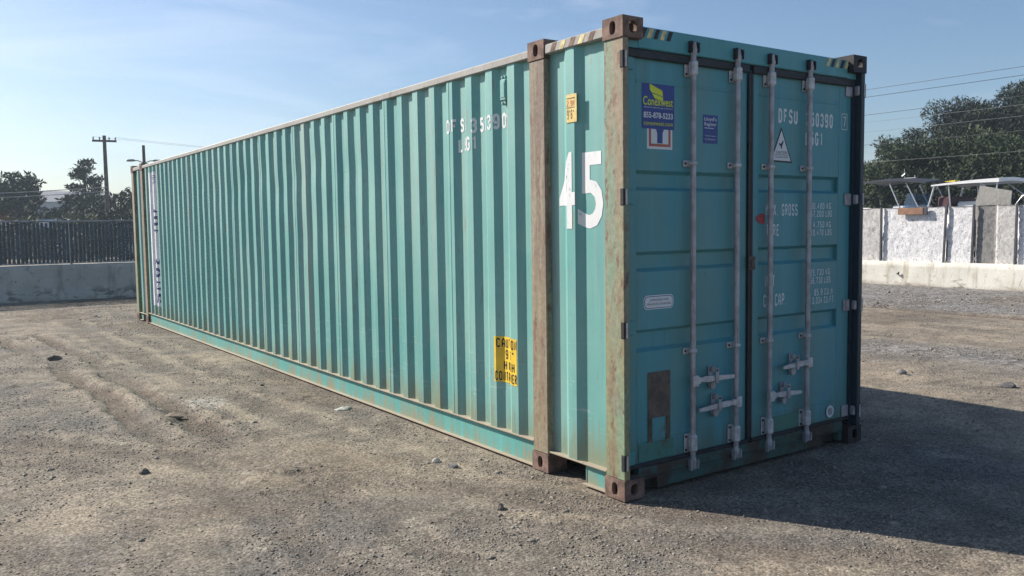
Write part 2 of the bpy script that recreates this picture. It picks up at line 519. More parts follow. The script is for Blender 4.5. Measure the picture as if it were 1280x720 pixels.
class Flat:
    """flat print: collects 2D shapes in (u, v) metres, u to the reader's right, v up"""
    def __init__(self):
        self.v, self.f, self.mi = [], [], []
    def add(self, v, f, mi=0):
        o = len(self.v)
        self.v += [tuple(map(float, p)) for p in v]
        self.f += [tuple(i + o for i in q) for q in f]
        self.mi += [mi] * len(f)
        return self
    def text(self, s, u0, u1, v0, v1, mi=0, bold=0.0, turn=None):
        g, f = glyphs(s, bold)
        if turn == 'down':                      # reads from top to bottom
            g = np.stack([g[:, 1], 1 - g[:, 0]], 1)
        p = np.stack([u0 + g[:, 0] * (u1 - u0), v0 + g[:, 1] * (v1 - v0)], 1)
        return self.add(p, f, mi)
    def block(self, s, u0, u1, v0, v1, mi=0, weight=1.0, gap=1.7, turn=None):
        if turn == 'down':
            V, F = block_text(s, 0, 1, 0, 1, weight, gap)
            V = [(u0 + b * (u1 - u0), v1 - a * (v1 - v0)) for a, b in V]
            return self.add(V, F, mi)
        V, F = block_text(s, u0, u1, v0, v1, weight, gap)
        return self.add(V, F, mi)
    def rect(self, u0, u1, v0, v1, mi=0):
        return self.add([(u0, v0), (u1, v0), (u1, v1), (u0, v1)], [(0, 1, 2, 3)], mi)
    def poly(self, pts, mi=0):
        return self.add(pts, [tuple(range(len(pts)))], mi)
    def disc(self, u, v, r, mi=0, n=24):
        return self.poly([(u + r * math.cos(2 * PI * k / n), v + r * math.sin(2 * PI * k / n)) for k in range(n)], mi)
    def bake(self, name, mats, parent, place, cuts=None, grid=None):
        """place(u, v, mi) -> 3D ; cuts: list of u where the sheet folds"""
        me = bpy.data.meshes.new(name)
        me.from_pydata([(a, b, 0) for a, b in self.v], [], self.f)
        if not isinstance(mats, (list, tuple)):
            mats = [mats]
        for m in mats:
            me.materials.append(m)
        me.polygons.foreach_set('material_index', self.mi)
        bm = bmesh.new()
        bm.from_mesh(me)
        for c in cuts or []:
            bmesh.ops.bisect_plane(bm, geom=bm.verts[:] + bm.edges[:] + bm.faces[:], plane_co=(c, 0, 0), plane_no=(1, 0, 0), dist=1e-6)
        for vert in bm.verts:
            mi = vert.link_faces[0].material_index if vert.link_faces else 0
            vert.co = place(vert.co.x, vert.co.y, mi)
        bm.to_mesh(me)
        bm.free()
        o = bpy.data.objects.new(name, me)
        COL.objects.link(o)
        o.parent = parent
        return o

# ---- numpy value noise
def vnoise(x, y, seed=0):
    xi, yi = np.floor(x).astype(np.int64), np.floor(y).astype(np.int64)
    fx, fy = x - xi, y - yi
    fx = fx * fx * (3 - 2 * fx)
    fy = fy * fy * (3 - 2 * fy)
    def h(a, b):
        n = (a * 374761393 + b * 668265263 + seed * 974634777) & 0xffffffff
        n = ((n ^ (n >> 13)) * 1274126177) & 0xffffffff
        return ((n ^ (n >> 16)) & 0xffff) / 65535.0
    return (h(xi, yi) * (1 - fx) + h(xi + 1, yi) * fx) * (1 - fy) + (h(xi, yi + 1) * (1 - fx) + h(xi + 1, yi + 1) * fx) * fy

def fbm(x, y, seed=0, oct=4):
    s, a, t = 0.0, 0.5, 0.0
    for k in range(oct):
        s = s + a * vnoise(x * 2 ** k + 17.3 * k, y * 2 ** k + 5.1 * k, seed + k)
        t += a
        a *= 0.5
    return s / t

def np_mesh(name, V, F, mats, parent=None, attrs=None, smooth=False, mi=None):
    """V (n,3), F (m,k) constant-size faces"""
    V = np.ascontiguousarray(V, np.float32)
    F = np.ascontiguousarray(F, np.int32)
    me = bpy.data.meshes.new(name)
    m, k = F.shape
    me.vertices.add(len(V))
    me.vertices.foreach_set('co', V.ravel())
    me.loops.add(m * k)
    me.loops.foreach_set('vertex_index', F.ravel())
    me.polygons.add(m)
    me.polygons.foreach_set('loop_start', np.arange(0, m * k, k, dtype=np.int32))
    if smooth:
        me.polygons.foreach_set('use_smooth', np.ones(m, bool))
    for mm in (mats if isinstance(mats, (list, tuple)) else [mats]):
        me.materials.append(mm)
    if mi is not None:
        me.polygons.foreach_set('material_index', np.asarray(mi, np.int32))
    for an, av in (attrs or {}).items():
        at = me.attributes.new(an, 'FLOAT', 'POINT')
        at.data.foreach_set('value', np.asarray(av, np.float32))
    me.update(calc_edges=True)
    me.validate()
    o = bpy.data.objects.new(name, me)
    COL.objects.link(o)
    if parent is not None:
        o.parent = parent
    return o

# ================================================================== GROUND
L, W, H = 13.716, 2.438, 2.896
TRACKS = [  # polyline, half width, depth, brownness
    ([(-2.6, 13), (-2.25, 10), (-2.07, 8.2), (-1.9, 4.9), (-1.85, 3.0), (-1.8, 1.0), (-1.7, -3)], 0.10, 0.038, 1.0),
    ([(-1.9, 12), (-1.68, 8.5), (-1.6, 7.2), (-1.53, 4.3), (-1.36, 1.5), (-1.2, -0.5), (-1.0, -3)], 0.10, 0.042, 1.0),
    ([(-0.6, 19), (-1.0, 15), (-1.2, 11), (-1.05, 7), (-0.85, 4), (-0.6, 1.5), (-0.2, -1.0), (0.4, -3)], 0.15, 0.004, 0.40),
    ([(-0.2, 19), (-0.6, 15), (-0.75, 11), (-0.6, 7), (-0.42, 4), (-0.2, 1.5), (0.2, -1.0), (0.8, -3)], 0.13, 0.004, 0.30),
    ([(-6, 7.5), (-4, 5.2), (-2.9, 4.2), (-2.45, 3.35), (-1.6, 2.2), (-0.4, 0.4), (1, -1.3)], 0.17, 0.010, 0.55),
    ([(-6, 6.6), (-4, 4.6), (-2.9, 3.5), (-2.5, 2.7), (-1.8, 1.6), (-0.7, 0.0), (0.6, -1.7)], 0.15, 0.008, 0.5),
    ([(-5, 16), (-2, 17.3), (0, 17.0), (3, 16), (8, 17)], 0.25, 0.015, 0.3),
    ([(9.0, 16), (9.3, 8), (9.8, 2), (10, -6)], 0.25, 0.02, 0.3),
    ([(7.9, 16), (8.1, 8), (8.4, 2), (8.6, -6)], 0.25, 0.02, 0.3),
    ([(11.7, 16), (11.6, 8), (11.9, 3), (12, -6)], 0.22, 0.04, 1.0),
]
def seg_dist(px, py, poly):
    d = np.full(px.shape, 1e9)
    for (x0, y0), (x1, y1) in zip(poly[:-1], poly[1:]):
        vx, vy = x1 - x0, y1 - y0
        t = np.clip(((px - x0) * vx + (py - y0) * vy) / (vx * vx + vy * vy), 0, 1)
        d = np.minimum(d, np.hypot(px - x0 - t * vx, py - y0 - t * vy))
    return d

def ground_fields(X, Y):
    """height, smooth-soil mask, brown mask, gravel mask"""
    wx = X + 0.35 * (fbm(X * 0.9, Y * 0.9, 3) - 0.5)
    wy = Y + 0.35 * (fbm(X * 0.9, Y * 0.9, 9) - 0.5)
    near = np.clip(1 - (np.hypot(X - 3, Y - 4) - 22) / 12, 0, 1)
    z = 0.035 * (fbm(X * 0.3, Y * 0.3, 21, 3) - 0.5) + 0.012 * (fbm(X * 1.6, Y * 1.6, 31, 3) - 0.5)
    rough = np.clip(fbm(X * 0.5, Y * 0.5, 41, 3) * 2.6 - 0.75, 0.15, 1)
    z = z + rough * (0.009 * (fbm(X * 6, Y * 6, 51, 3) - 0.5) + 0.007 * (fbm(X * 15, Y * 15, 61, 2) - 0.5))
    # scattered crumbs and clods pushed up from the surface
    cl_ = np.clip(fbm(X * 11, Y * 11, 63, 2) - 0.66, 0, 1) * np.clip(fbm(X * 1.3, Y * 1.3, 64, 2) * 3 - 1.2, 0, 1)
    z = z + 0.10 * cl_
    soil = np.clip((fbm(X * 0.55 + 4, Y * 0.55, 71, 4) - 0.38) * 4, 0, 1)
    brown = np.clip((fbm(X * 0.7, Y * 0.7 + 9, 81, 4) - 0.58) * 4, 0, 0.6)
    for k, (poly, hw, dep, brn) in enumerate(TRACKS):
        d = seg_dist(wx, wy, poly) + 0.10 * (fbm(X * 5, Y * 5, 95 + k, 3) - 0.5)
        g = 1 - np.clip((d - hw * 0.75) / (hw * 0.5), 0, 1)
        g = g * g * (3 - 2 * g)
        berm = np.exp(-((d - hw * 1.75) / (hw * 0.55)) ** 2)
        fadey = 0.35 + 0.65 * np.clip((Y - 2.6) / 1.6, 0, 1) if k < 2 else 1.0
        mod = fadey * np.clip(0.2 + 1.6 * (fbm(X * 0.8, Y * 0.8, 91 + k, 2) - 0.2), 0, 1.3)
        crumb = 0.6 + 0.8 * vnoise(X * 14, Y * 14, 111 + k)
        tread = 0.25 * np.sin(2 * PI * (Y * 9 + 1.5 * X)) * (dep > 0.007)
        z = z + (-dep * 0.8 * (1 + 0.15 * tread) * g + dep * 0.5 * berm * crumb) * mod
        soil = np.clip(np.maximum(soil * (1 - 0.4 * g), 0.95 * berm * mod), 0, 1)
        brown = np.clip(np.maximum(brown, brn * g * mod * (0.7 + 0.6 * vnoise(X * 5, Y * 5, 121 + k))), 0, 1)
    # bands on the right of the container, running along the yard
    wob = X + 1.3 * (fbm(X * 0.5, Y * 0.5, 101, 3) - 0.5)
    grav = np.clip((wob - 11.8) / 0.5, 0, 1) + np.exp(-((wob - 7.0) / 0.7) ** 2) * 0.9
    tan = np.exp(-((wob - 9.6) / 1.6) ** 2)
    soil = np.clip(soil * (1 - np.clip(grav, 0, 1)) + tan * 0.7, 0, 1)
    # greyer gravel on the far left and under the camera's left
    gl = np.clip((-2.1 - X) / 0.6, 0, 1) * np.clip((Y - 3.6) / 1.0, 0, 1) * np.clip((13 - Y) / 2, 0, 1)
    soil = soil * (1 - 0.8 * gl)
    brown = brown * (1 - 0.7 * gl)
    # keep the ground low and level where the container stands
    dx = np.maximum(np.maximum(-X, X - W), 0)
    dy = np.maximum(np.maximum(-Y, Y - L), 0)
    e = np.clip(np.hypot(dx, dy) / 0.35, 0, 1)
    z = z * near * (0.12 + 0.88 * e) - 0.004 - 0.012 * (1 - e)
    return z, soil, brown, np.clip(grav, 0, 1)

def graded(a0, a1, fine, mid0, mid1, mid, far):
    core = np.arange(a0, a1, fine)
    up = np.arange(a1, mid1, mid)
    dn = np.arange(a0, mid0, -mid)[1:]
    def tail(s, e, st):
        out, x = [], s
        while abs(x) < e:
            st *= 1.35
            x += st if s > 0 else -st
            out.append(x)
        return out
    return np.array(sorted(list(core) + list(up) + list(dn) + tail(up[-1], far, mid) + tail(dn[-1], far, mid)))
gx = graded(-4.4, 3.4, 0.032, -9, 18.5, 0.10, 260)
gy = graded(-3.2, 9.0, 0.032, -9, 20.5, 0.10, 260)
GX, GY = np.meshgrid(gx, gy)
GZ, soil, brown, grav = ground_fields(GX, GY)
nx_, ny_ = len(gx), len(gy)
idx = np.arange(nx_ * ny_).reshape(ny_, nx_)
gF = np.stack([idx[:-1, :-1], idx[:-1, 1:], idx[1:, 1:], idx[1:, :-1]], -1).reshape(-1, 4)

def ground_mat():
    t = NT('dry dirt and gravel yard')
    co = t.coord('Object')
    so, br, gr = t.attr('soil'), t.attr('brown'), t.attr('gravel')
    med = t.noise(co, 3.0, 8, 0.65)
    fine = t.noise(co, 62, 6, 0.7)
    vf = t.noise(co, 190, 4, 0.7)
    col = t.mix(t.ramp(med, 0.38, 0.62), (0.124, 0.112, 0.097), (0.202, 0.180, 0.151))
    col = t.mix(t.math('MULTIPLY', so, t.ramp(med, 0.3, 0.6, 0.3, 0.85)), col, (0.290, 0.246, 0.188))
    big = t.noise(co, 0.55, 5, 0.6)
    col = t.mix(t.ramp(big, 0.50, 0.64, 0, 0.6), col, (0.108, 0.106, 0.103))
    pat = t.noise(t.map(co, (1, 1, 1), (5, 3, 0)), 1.9, 7, 0.68)
    col = t.mix(t.ramp(pat, 0.58, 0.68, 0, 0.6), col, (0.300, 0.272, 0.225))
    pat3 = t.noise(t.map(co, (1, 1, 1), (15, 1, 0)), 2.6, 7, 0.7)
    col = t.mix(t.ramp(pat3, 0.56, 0.66, 0, 0.55), col, (0.150, 0.152, 0.128))
    pat2 = t.noise(t.map(co, (1, 1, 1), (1, 9, 0)), 4.5, 6, 0.7)
    col = t.mix(t.ramp(pat2, 0.57, 0.66, 0, 0.5), col, (0.092, 0.078, 0.064))
    strk = t.noise(t.map(co, (3.2, 0.7, 1), (2, 2, 0), (0, 0, rad(-6))), 1.5, 7, 0.7)
    col = t.mix(t.ramp(strk, 0.54, 0.66, 0, 0.18), col, (0.26, 0.228, 0.185))
    col = t.mix(t.ramp(strk, 0.46, 0.36, 0, 0.2), col, (0.108, 0.095, 0.080))
    col = t.mix(t.math('MULTIPLY', gr, 0.8), col, t.mix(fine, (0.125, 0.123, 0.122), (0.245, 0.24, 0.235)))
    col = t.mix(t.math('MULTIPLY', br, 0.75), col, (0.112, 0.085, 0.063))
    # a spill of whitish chalky dust beside the ruts
    sx_, sy_, sz_ = t.sep(t.map(co, (1, 1, 1), (1.20, -4.68, 0)))
    dd_ = t.math('ADD', t.math('POWER', t.math('DIVIDE', sx_, 0.26), 2.0), t.math('POWER', t.math('DIVIDE', sy_, 0.36), 2.0))
    dd_ = t.math('ADD', dd_, t.math('MULTIPLY', t.math('SUBTRACT', t.noise(co, 9, 7, 0.75), 0.5), 7.0))
    col = t.mix(t.ramp(dd_, 1.1, -0.4, 0, 0.75), col, (0.36, 0.345, 0.305))
    cb = t.n('ShaderNodeTexVoronoi')
    t.put(cb.inputs['Vector'], co)
    cb.inputs['Scale'].default_value = 13
    cbs = t.n('ShaderNodeSeparateColor')
    t.put(cbs.inputs[0], cb.outputs['Color'])
    col = t.mix(t.ramp(gr, 0.1, 0.8, 0.08, 0.75), col, t.mix(1.0, col, t.ramp(cbs.outputs[1], 0, 1, 0.5, 1.5), 'MULTIPLY'))
    # pebble cells give the small broken light and dark grains
    cell = t.n('ShaderNodeTexVoronoi')
    t.put(cell.inputs['Vector'], co)
    cell.inputs['Scale'].default_value = 68
    cs = t.n('ShaderNodeSeparateColor')
    t.put(cs.inputs[0], cell.outputs['Color'])
    grain = t.ramp(cs.outputs[0], 0.0, 1.0, 0.60, 1.42)
    col = t.mix(0.75, col, t.mix(1.0, col, grain, 'MULTIPLY'))
    col = t.mix(1.0, col, t.ramp(fine, 0.28, 0.72, 0.58, 1.42), 'MULTIPLY')
    col = t.mix(1.0, col, t.ramp(vf, 0.25, 0.75, 0.75, 1.25), 'MULTIPLY')
    h = t.math('ADD', t.math('MULTIPLY', fine, 0.8), t.math('MULTIPLY', vf, 0.35))
    h = t.math('SUBTRACT', h, t.math('MULTIPLY', cell.outputs['Distance'], 0.7))
    t.bump(h, 0.75, 0.006)
    return t.done(col, 0.95, spec=0.15)
M['ground'] = ground_mat()
ground = np_mesh('ground', np.stack([GX.ravel(), GY.ravel(), GZ.ravel()], 1), gF, M['ground'],
                 attrs={'soil': soil.ravel(), 'brown': brown.ravel(), 'gravel': grav.ravel()}, smooth=True)
tag(ground, kind='structure')

# ---- loose gravel: uncountable little stones, one object
M['gravel'] = None
def stone_mat(name, a, b, dusty=(0.26, 0.23, 0.19)):
    t = NT(name)
    co = t.coord()
    col = t.mix(t.attr('tone'), a, b)
    col = t.mix(t.ramp(t.noise(co, 60, 3), 0.4, 0.7, 0.0, 0.5), col, dusty)
    return t.done(col, 0.92, spec=0.2)
M['gravel'] = stone_mat('loose gravel', (0.085, 0.078, 0.068), (0.34, 0.315, 0.275))
rng = np.random.default_rng(5)
def gravel():
    n = 300000
    # spread over the yard in front of and around the container, denser where the stones can be seen one by one
    r = rng.random(n)
    d = 2.2 * (26 / 2.2) ** r
    a = rng.uniform(rad(-6), rad(80), n)
    px, py = CAM.x + d * np.sin(a), CAM.y + d * np.cos(a)
    inside = (px > -0.02) & (px < W + .02) & (py > -0.02) & (py < L + .02)
    ok = ~inside & (px < 17.2) & (py < 19.5)
    px, py, d = px[ok], py[ok], d[ok]
    z, s, b, g = ground_fields(px, py)
    keep = rng.random(len(px)) < np.clip(1.0 - 0.85 * s + 0.7 * g, 0.12, 1) * np.clip(fbm(px * 1.6, py * 1.6, 7, 3) * 3.4 - 1.15, 0.06, 1)
    px, py, d, z, g = px[keep], py[keep], d[keep], z[keep], g[keep]
    n = len(px)
    size = 0.0026 + 0.0085 * rng.random(n) ** 5 + 0.00038 * d * (1 + 0.8 * g)
    size *= np.where(rng.random(n) < 0.010, 2.6, 1.0)
    base = np.array([(1, 0, 0), (-.5, .87, 0), (-.5, -.87, 0), (0, 0, 1), (0, 0, -1), (.4, .7, .45)], float)
    F = np.array([(0, 5, 3), (5, 1, 3), (1, 2, 3), (2, 0, 3), (0, 4, 1), (1, 4, 2), (2, 4, 0), (0, 1, 5)])
    th = rng.uniform(0, 2 * PI, n)
    sc = rng.uniform(0.6, 1.3, (n, 3)) * np.array([1, 1, 0.65])
    V = base[None] * sc[:, None] * size[:, None, None] * rng.uniform(0.75, 1.25, (n, 6, 1))
    c, s_ = np.cos(th)[:, None], np.sin(th)[:, None]
    X = V[..., 0] * c - V[..., 1] * s_ + px[:, None]
    Y = V[..., 0] * s_ + V[..., 1] * c + py[:, None]
    Z = V[..., 2] + (z + size * 0.02)[:, None]
    P = np.stack([X, Y, Z], -1).reshape(-1, 3)
    FF = (F[None] + (np.arange(n) * 6)[:, None, None]).reshape(-1, 3)
    tone = np.repeat(np.clip(rng.normal(0.48, 0.24, n), 0, 1), 6)
    o = np_mesh('gravel', P, FF, M['gravel'], attrs={'tone': tone})
    tag(o, 'loose grey and tan gravel scattered over the dirt yard', 'gravel', kind='stuff')
gravel()

def ground_z(x, y):
    return float(ground_fields(np.array([x]), np.array([y]))[0][0])

def rock(name, label, x, y, sx, sy, sz, colour, seed, group=None, cat='stone'):
    rg = random.Random(seed)
    bm = bmesh.new()
    bmesh.ops.create_icosphere(bm, subdivisions=2, radius=1.0)
    planes = [(Vector((rg.uniform(-1, 1), rg.uniform(-1, 1), rg.uniform(-.5, 1))).normalized(), rg.uniform(0.55, 0.85)) for _ in range(7)]
    for v in bm.verts:
        for nrm, d in planes:
            k = v.co.dot(nrm)
            if k > d:
                v.co -= nrm * (k - d)
        v.co *= 1 + rg.uniform(-0.05, 0.05)
        v.co.x *= sx; v.co.y *= sy; v.co.z *= sz
    me = bpy.data.meshes.new(name)
    bm.to_mesh(me)
    bm.free()
    me.materials.append(plain(name + ' surface', colour, 0.92, var=0.35, scale=30, bump=0.5))
    o = bpy.data.objects.new(name, me)
    COL.objects.link(o)
    o.location = (x, y, ground_z(x, y) + sz * 0.28)
    o.rotation_euler = (0, 0, rg.uniform(0, 6))
    return tag(o, label, cat, group)
G = 'larger stones lying in the yard'
rock('stone', 'whitish rounded stone beside a grey rubble lump near the container', -0.48, 1.45, .035, .03, .027, (0.50, 0.46, 0.40), 1, G)
rock('stone', 'grey rubble lump just beside the whitish rounded stone', -0.45, 1.27, .05, .04, .025, (0.20, 0.19, 0.18), 2, G)
rock('stone', 'pointed brown-grey stone alone in the dirt before the near container corner', -0.70, 0.32, .026, .03, .036, (0.17, 0.145, 0.125), 3, G)
rock('stone', 'flat pale slab of stone near the long side of the container', -0.24, 3.6, .075, .10, .022, (0.46, 0.44, 0.40), 4, G)
rock('stone', 'small grey stone in sunlit dirt beyond the shadow, nearer the container', 5.35, 1.39, .075, .06, .05, (0.19, 0.18, 0.17), 5, G)
rock('stone', 'dark jagged stone at the sunlit edge of the shadow by the frame edge', 5.42, 0.32, .07, .10, .045, (0.14, 0.135, 0.13), 6, G)
rock('stone', 'dark brown clod at the far end of the tyre ruts', -2.01, 8.84, .11, .08, .05, (0.105, 0.085, 0.068), 7, G)
rock('stone', 'small dark clod on the open dirt well left of the tyre ruts', -2.23, 2.5, .045, .035, .028, (0.115, 0.098, 0.08), 8, G)
rock('stone', 'low crumbling brown clod on the berm between the two tyre ruts', -1.62, 4.25, .11, .08, .035, (0.17, 0.13, 0.10), 9, G)

# ================================================================== SHIPPING CONTAINER
box = empty('shipping_container', (0, 0, 0))
tag(box, 'long weathered teal shipping container with corrugated sides and rust-brown corner posts', 'shipping container')

DEP, OUT = 0.036, 0.012
PITCH_C = 0.278
PH = 1.125                 # near end of one outer flat
XI = OUT + DEP
def main_profile():
    """(y, x) fold points of the long panel between the two 40 ft posts"""
    pts = [(0.93, XI), (0.999, XI)]
    k = 0
    seam = 0
    while True:
        a = PH + k * PITCH_C
        if k == 0:
            pts = [(0.93, XI), (a - 0.062, XI)]
        if a + 0.085 + 0.062 > 12.76:
            break
        pts.append((a, OUT))
        if k % 4 == 3:      # lapped weld seam in the middle of a flat
            pts.append((a + 0.050, OUT)); pts.append((a + 0.0515, OUT - 0.0025))
            pts.append((a + 0.085, OUT))
        else:
            pts.append((a + 0.085, OUT))
        pts.append((a + 0.147, XI))
        if a + 0.278 + 0.147 <= 12.76:
            pts.append((a + 0.216, XI))
        k += 1
    pts.append((12.79, XI))
    return pts
MAIN = main_profile()
END = [(0.170, XI), (0.408, XI), (0.470, OUT), (0.555, OUT), (0.615, XI), (0.772, XI)]
FAREND = [(L - y, x) for y, x in END[::-1]]
def prof_x(y, P):
    ys = [p[0] for p in P]
    return float(np.interp(y, ys, [p[1] for p in P]))

rgd = random.Random(3)
DENTS = [(rgd.uniform(3.4, 12.2), rgd.uniform(0.5, 2.5), rgd.uniform(0.12, 0.3), rgd.uniform(0.12, 0.35), rgd.uniform(-0.003, 0.006)) for _ in range(46)]
DENTS += [(y, 2.25 + 0.12 * math.sin(y * 3), 0.22, 0.16, 0.008) for y in (4.7, 5.3, 5.9, 6.5, 7.1, 7.6, 8.3, 9.0)]
def dent(y, z):
    d = 0.0
    for cy, cz, ry, rz, a in DENTS:
        q = ((y - cy) / ry) ** 2 + ((z - cz) / rz) ** 2
        if q < 6:
            d += a * math.exp(-q)
    return d

def sheet(P, z0, z1, nz, dents=False):
    mb = MB()
    zs = [z0 + (z1 - z0) * i / nz for i in range(nz + 1)]
    n = len(P)
    for back in (0, 1):
        v = []
        for z in zs:
            for y, x in P:
                dx = dent(y, z) if dents else 0
                v.append((x + dx + back * 0.004, y, z))
        F = [(i * n + j, i * n + j + 1, (i + 1) * n + j + 1, (i + 1) * n + j) for i in range(nz) for j in range(n - 1)]
        if not back:
            F = [f[::-1] for f in F]
        mb.add(v, F)
    return mb
side = sheet(MAIN, 0.186, 2.808, 44, True).build('side_panel', M['side'], box, recalc=False)
tag(side, label='long corrugated teal panel between the two middle posts')
endp = sheet(END, 0.140, 2.806, 8).build('end_panel', M['side'], box, recalc=False)
endf = sheet(FAREND, 0.140, 2.806, 8).build('end_panel', M['side'], box, recalc=False)
for o in (side, endp, endf):
    mirrored(o, [(0, W / 2)], box)

# ---- castings (hollow, with real holes)
def casting(x0, y0, z0, sx, sy, sz, holes):
    """shell from the outer corner; holes: dict face -> (hu, hv) half sizes"""
    mb = MB()
    t = 0.026
    lo = (x0, y0, z0); hi = (x0 + sx, y0 + sy, z0 + sz)
    N = 24
    faces = [(0, 0), (0, 1), (1, 0), (1, 1), (2, 0), (2, 1)]
    for ax, s in faces:
        a, b = [k for k in (0, 1, 2) if k != ax]
        po = lo[ax] if s == 0 else hi[ax]
        pi = po + t if s == 0 else po - t
        def P(u, v, d):
            q = [0, 0, 0]
            q[ax] = d; q[a] = u; q[b] = v
            return tuple(q)
        def rect_ring(u0, u1, v0, v1, hu, hv):
            cu, cv = (u0 + u1) / 2, (v0 + v1) / 2
            R, O = [], []
            for k in range(N):
                th = 2 * PI * (k + 0.5) / N
                dx, dy = math.cos(th), math.sin(th)
                m = min((u1 - u0) / 2 / max(abs(dx), 1e-9), (v1 - v0) / 2 / max(abs(dy), 1e-9))
                R.append((cu + dx * m, cv + dy * m))
                # stadium-like hole
                ex = 2.6
                rr_ = (abs(dx / hu) ** ex + abs(dy / hv) ** ex) ** (-1 / ex)
                O.append((cu + dx * rr_, cv + dy * rr_))
            return R, O
        if (ax, s) in holes:
            hu, hv = holes[ax, s]
            R, O = rect_ring(lo[a], hi[a], lo[b], hi[b], hu, hv)
            c4 = [(lo[a], lo[b]), (hi[a], lo[b]), (hi[a], hi[b]), (lo[a], hi[b])]
            R2, _ = rect_ring(lo[a] + t, hi[a] - t, lo[b] + t, hi[b] - t, hu, hv)
            v = [P(u, w, po) for u, w in R] + [P(u, w, po) for u, w in O] + [P(u, w, pi) for u, w in O] + [P(u, w, pi) for u, w in R2]
            F = []
            for k in range(N):
                k2 = (k + 1) % N
                F += [(k, k2, N + k2, N + k), (N + k, N + k2, 2 * N + k2, 2 * N + k), (2 * N + k, 2 * N + k2, 3 * N + k2, 3 * N + k)]
            # little corner triangles so the square corners are full
            o = len(v)
            for (cu, cv) in c4:
                v.append(P(cu, cv, po))
            for ci, (cu, cv) in enumerate(c4):
                best = sorted(range(N), key=lambda k: (R[k][0] - cu) ** 2 + (R[k][1] - cv) ** 2)[:2]
                F.append((best[0], best[1], o + ci))
            mb.add(v, F)
        else:
            mb.add([P(lo[a], lo[b], po), P(hi[a], lo[b], po), P(hi[a], hi[b], po), P(lo[a], hi[b], po)], [(0, 1, 2, 3)])
            mb.add([P(lo[a] + t, lo[b] + t, pi), P(hi[a] - t, lo[b] + t, pi), P(hi[a] - t, hi[b] - t, pi), P(lo[a] + t, hi[b] - t, pi)], [(0, 1, 2, 3)])
    return mb
def add_casting(near_y, top, name='corner_casting', endhole=True, mat='rust'):
    z0 = H - 0.118 if top else -0.006
    holes = {(0, 0): (0.027, 0.040)}
    holes[(2, 1 if top else 0)] = (0.032, 0.055)
    if endhole:
        holes[(1, 0)] = (0.030, 0.036)
    return casting(-0.006, near_y, z0, 0.165, 0.180, 0.124 if top else 0.124, holes).build(name, M[mat], box, recalc=False)
for top in (True, False):
    c = add_casting(-0.004, top)
    mirrored(c, [(1, L / 2)], box)
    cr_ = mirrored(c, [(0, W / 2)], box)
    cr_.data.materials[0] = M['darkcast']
    tag(cr_, label='corner casting with its shade painted dark')
    mirrored(c, [(0, W / 2), (1, L / 2)], box)
    c = add_casting(0.760, top, 'middle_casting', False)
    for ax in ([(1, L / 2)], [(0, W / 2)], [(0, W / 2), (1, L / 2)]):
        mirrored(c, ax, box)

# ---- posts
near_post = MB().box(0.002, 0.047, 0.000, 0.174, 0.118, 2.779, 0.005).build('corner_post', M['post'], box)
mirrored(near_post, [(1, L / 2)], box)
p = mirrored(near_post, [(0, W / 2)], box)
p.data.materials[0] = M['shadepost']
tag(p, label='corner post with its shade painted dark at the end of the door side')
mirrored(near_post, [(0, W / 2), (1, L / 2)], box)
mid = MB().box(0.000, 0.075, 0.763, 0.937, 0.118, 2.779, 0.008).build('middle_post', M['post40'], box)
for ax in ([(1, L / 2)], [(0, W / 2)], [(0, W / 2), (1, L / 2)]):
    mirrored(mid, ax, box)

# ---- top rails
def rail_seg(y0, y1):
    return MB().box(0.000, 0.060, y0, y1, 2.803, 2.856, 0.006).box(0.012, 0.110, y0, y1, 2.8555, 2.860, 0.002)
tr = rail_seg(0.941, L - 0.941).build('top_rail', M['toprail'], box)
tr2 = MB().box(0.000, 0.060, 0.1765, 0.7595, 2.800, 2.862, 0.006).build('top_rail', M['toprail'], box)
tr3 = mirrored(tr2, [(1, L / 2)], box)
for o in (tr, tr2, tr3):
    mirrored(o, [(0, W / 2)], box)
hz = Flat()
for k, y in enumerate((0.70, 0.605, 0.51, 0.415, 0.32)):
    u = -y
    hz.poly([(u, 2.805), (u + 0.045, 2.805), (u + 0.075, 2.857), (u + 0.03, 2.857)], 1 if k % 2 else 0)
hz.bake('hazard_stripes', [M['rust'], M['bone']], tr2, lambda u, v, mi: (-0.0015, -u, v))

# ---- bottom rails: web with top ledge and bottom lip
def bot_seg(y0, y1, zt):
    o = MB().box(0.034, 0.040, y0, y1, 0.012, zt - 0.008).build('bottom_rail', M['rail'], box)
    MB().box(0.004, 0.055, y0, y1, zt - 0.008, zt + 0.003, 0.002).build('ledge', M['flange'], o)
    MB().box(0.002, 0.055, y0, y1, 0.002, 0.012, 0.002).build('lip', M['flange'], o)
    return o
br = bot_seg(0.941, L - 0.941, 0.186)
bn = bot_seg(0.1765, 0.405, 0.143)
MB().box(0.006, 0.055, 0.406, 0.7595, 0.135, 0.146, 0.002).build('ledge', M['flange'], bn)
MB().box(0.030, 0.060, 0.395, 0.405, 0.012, 0.132, 0.002).build('pocket_cheek', M['rail'], bn)
for o in (br, bn):
    for other_axes in ([(1, L / 2)] if o is bn else []) , :
        if other_axes:
            m_ = mirrored(o, other_axes, box)
            for ch in kids(o):
                mirrored(ch, other_axes, m_)
    m_ = mirrored(o, [(0, W / 2)], box)
    for ch in kids(o):
        mirrored(ch, [(0, W / 2)], m_)

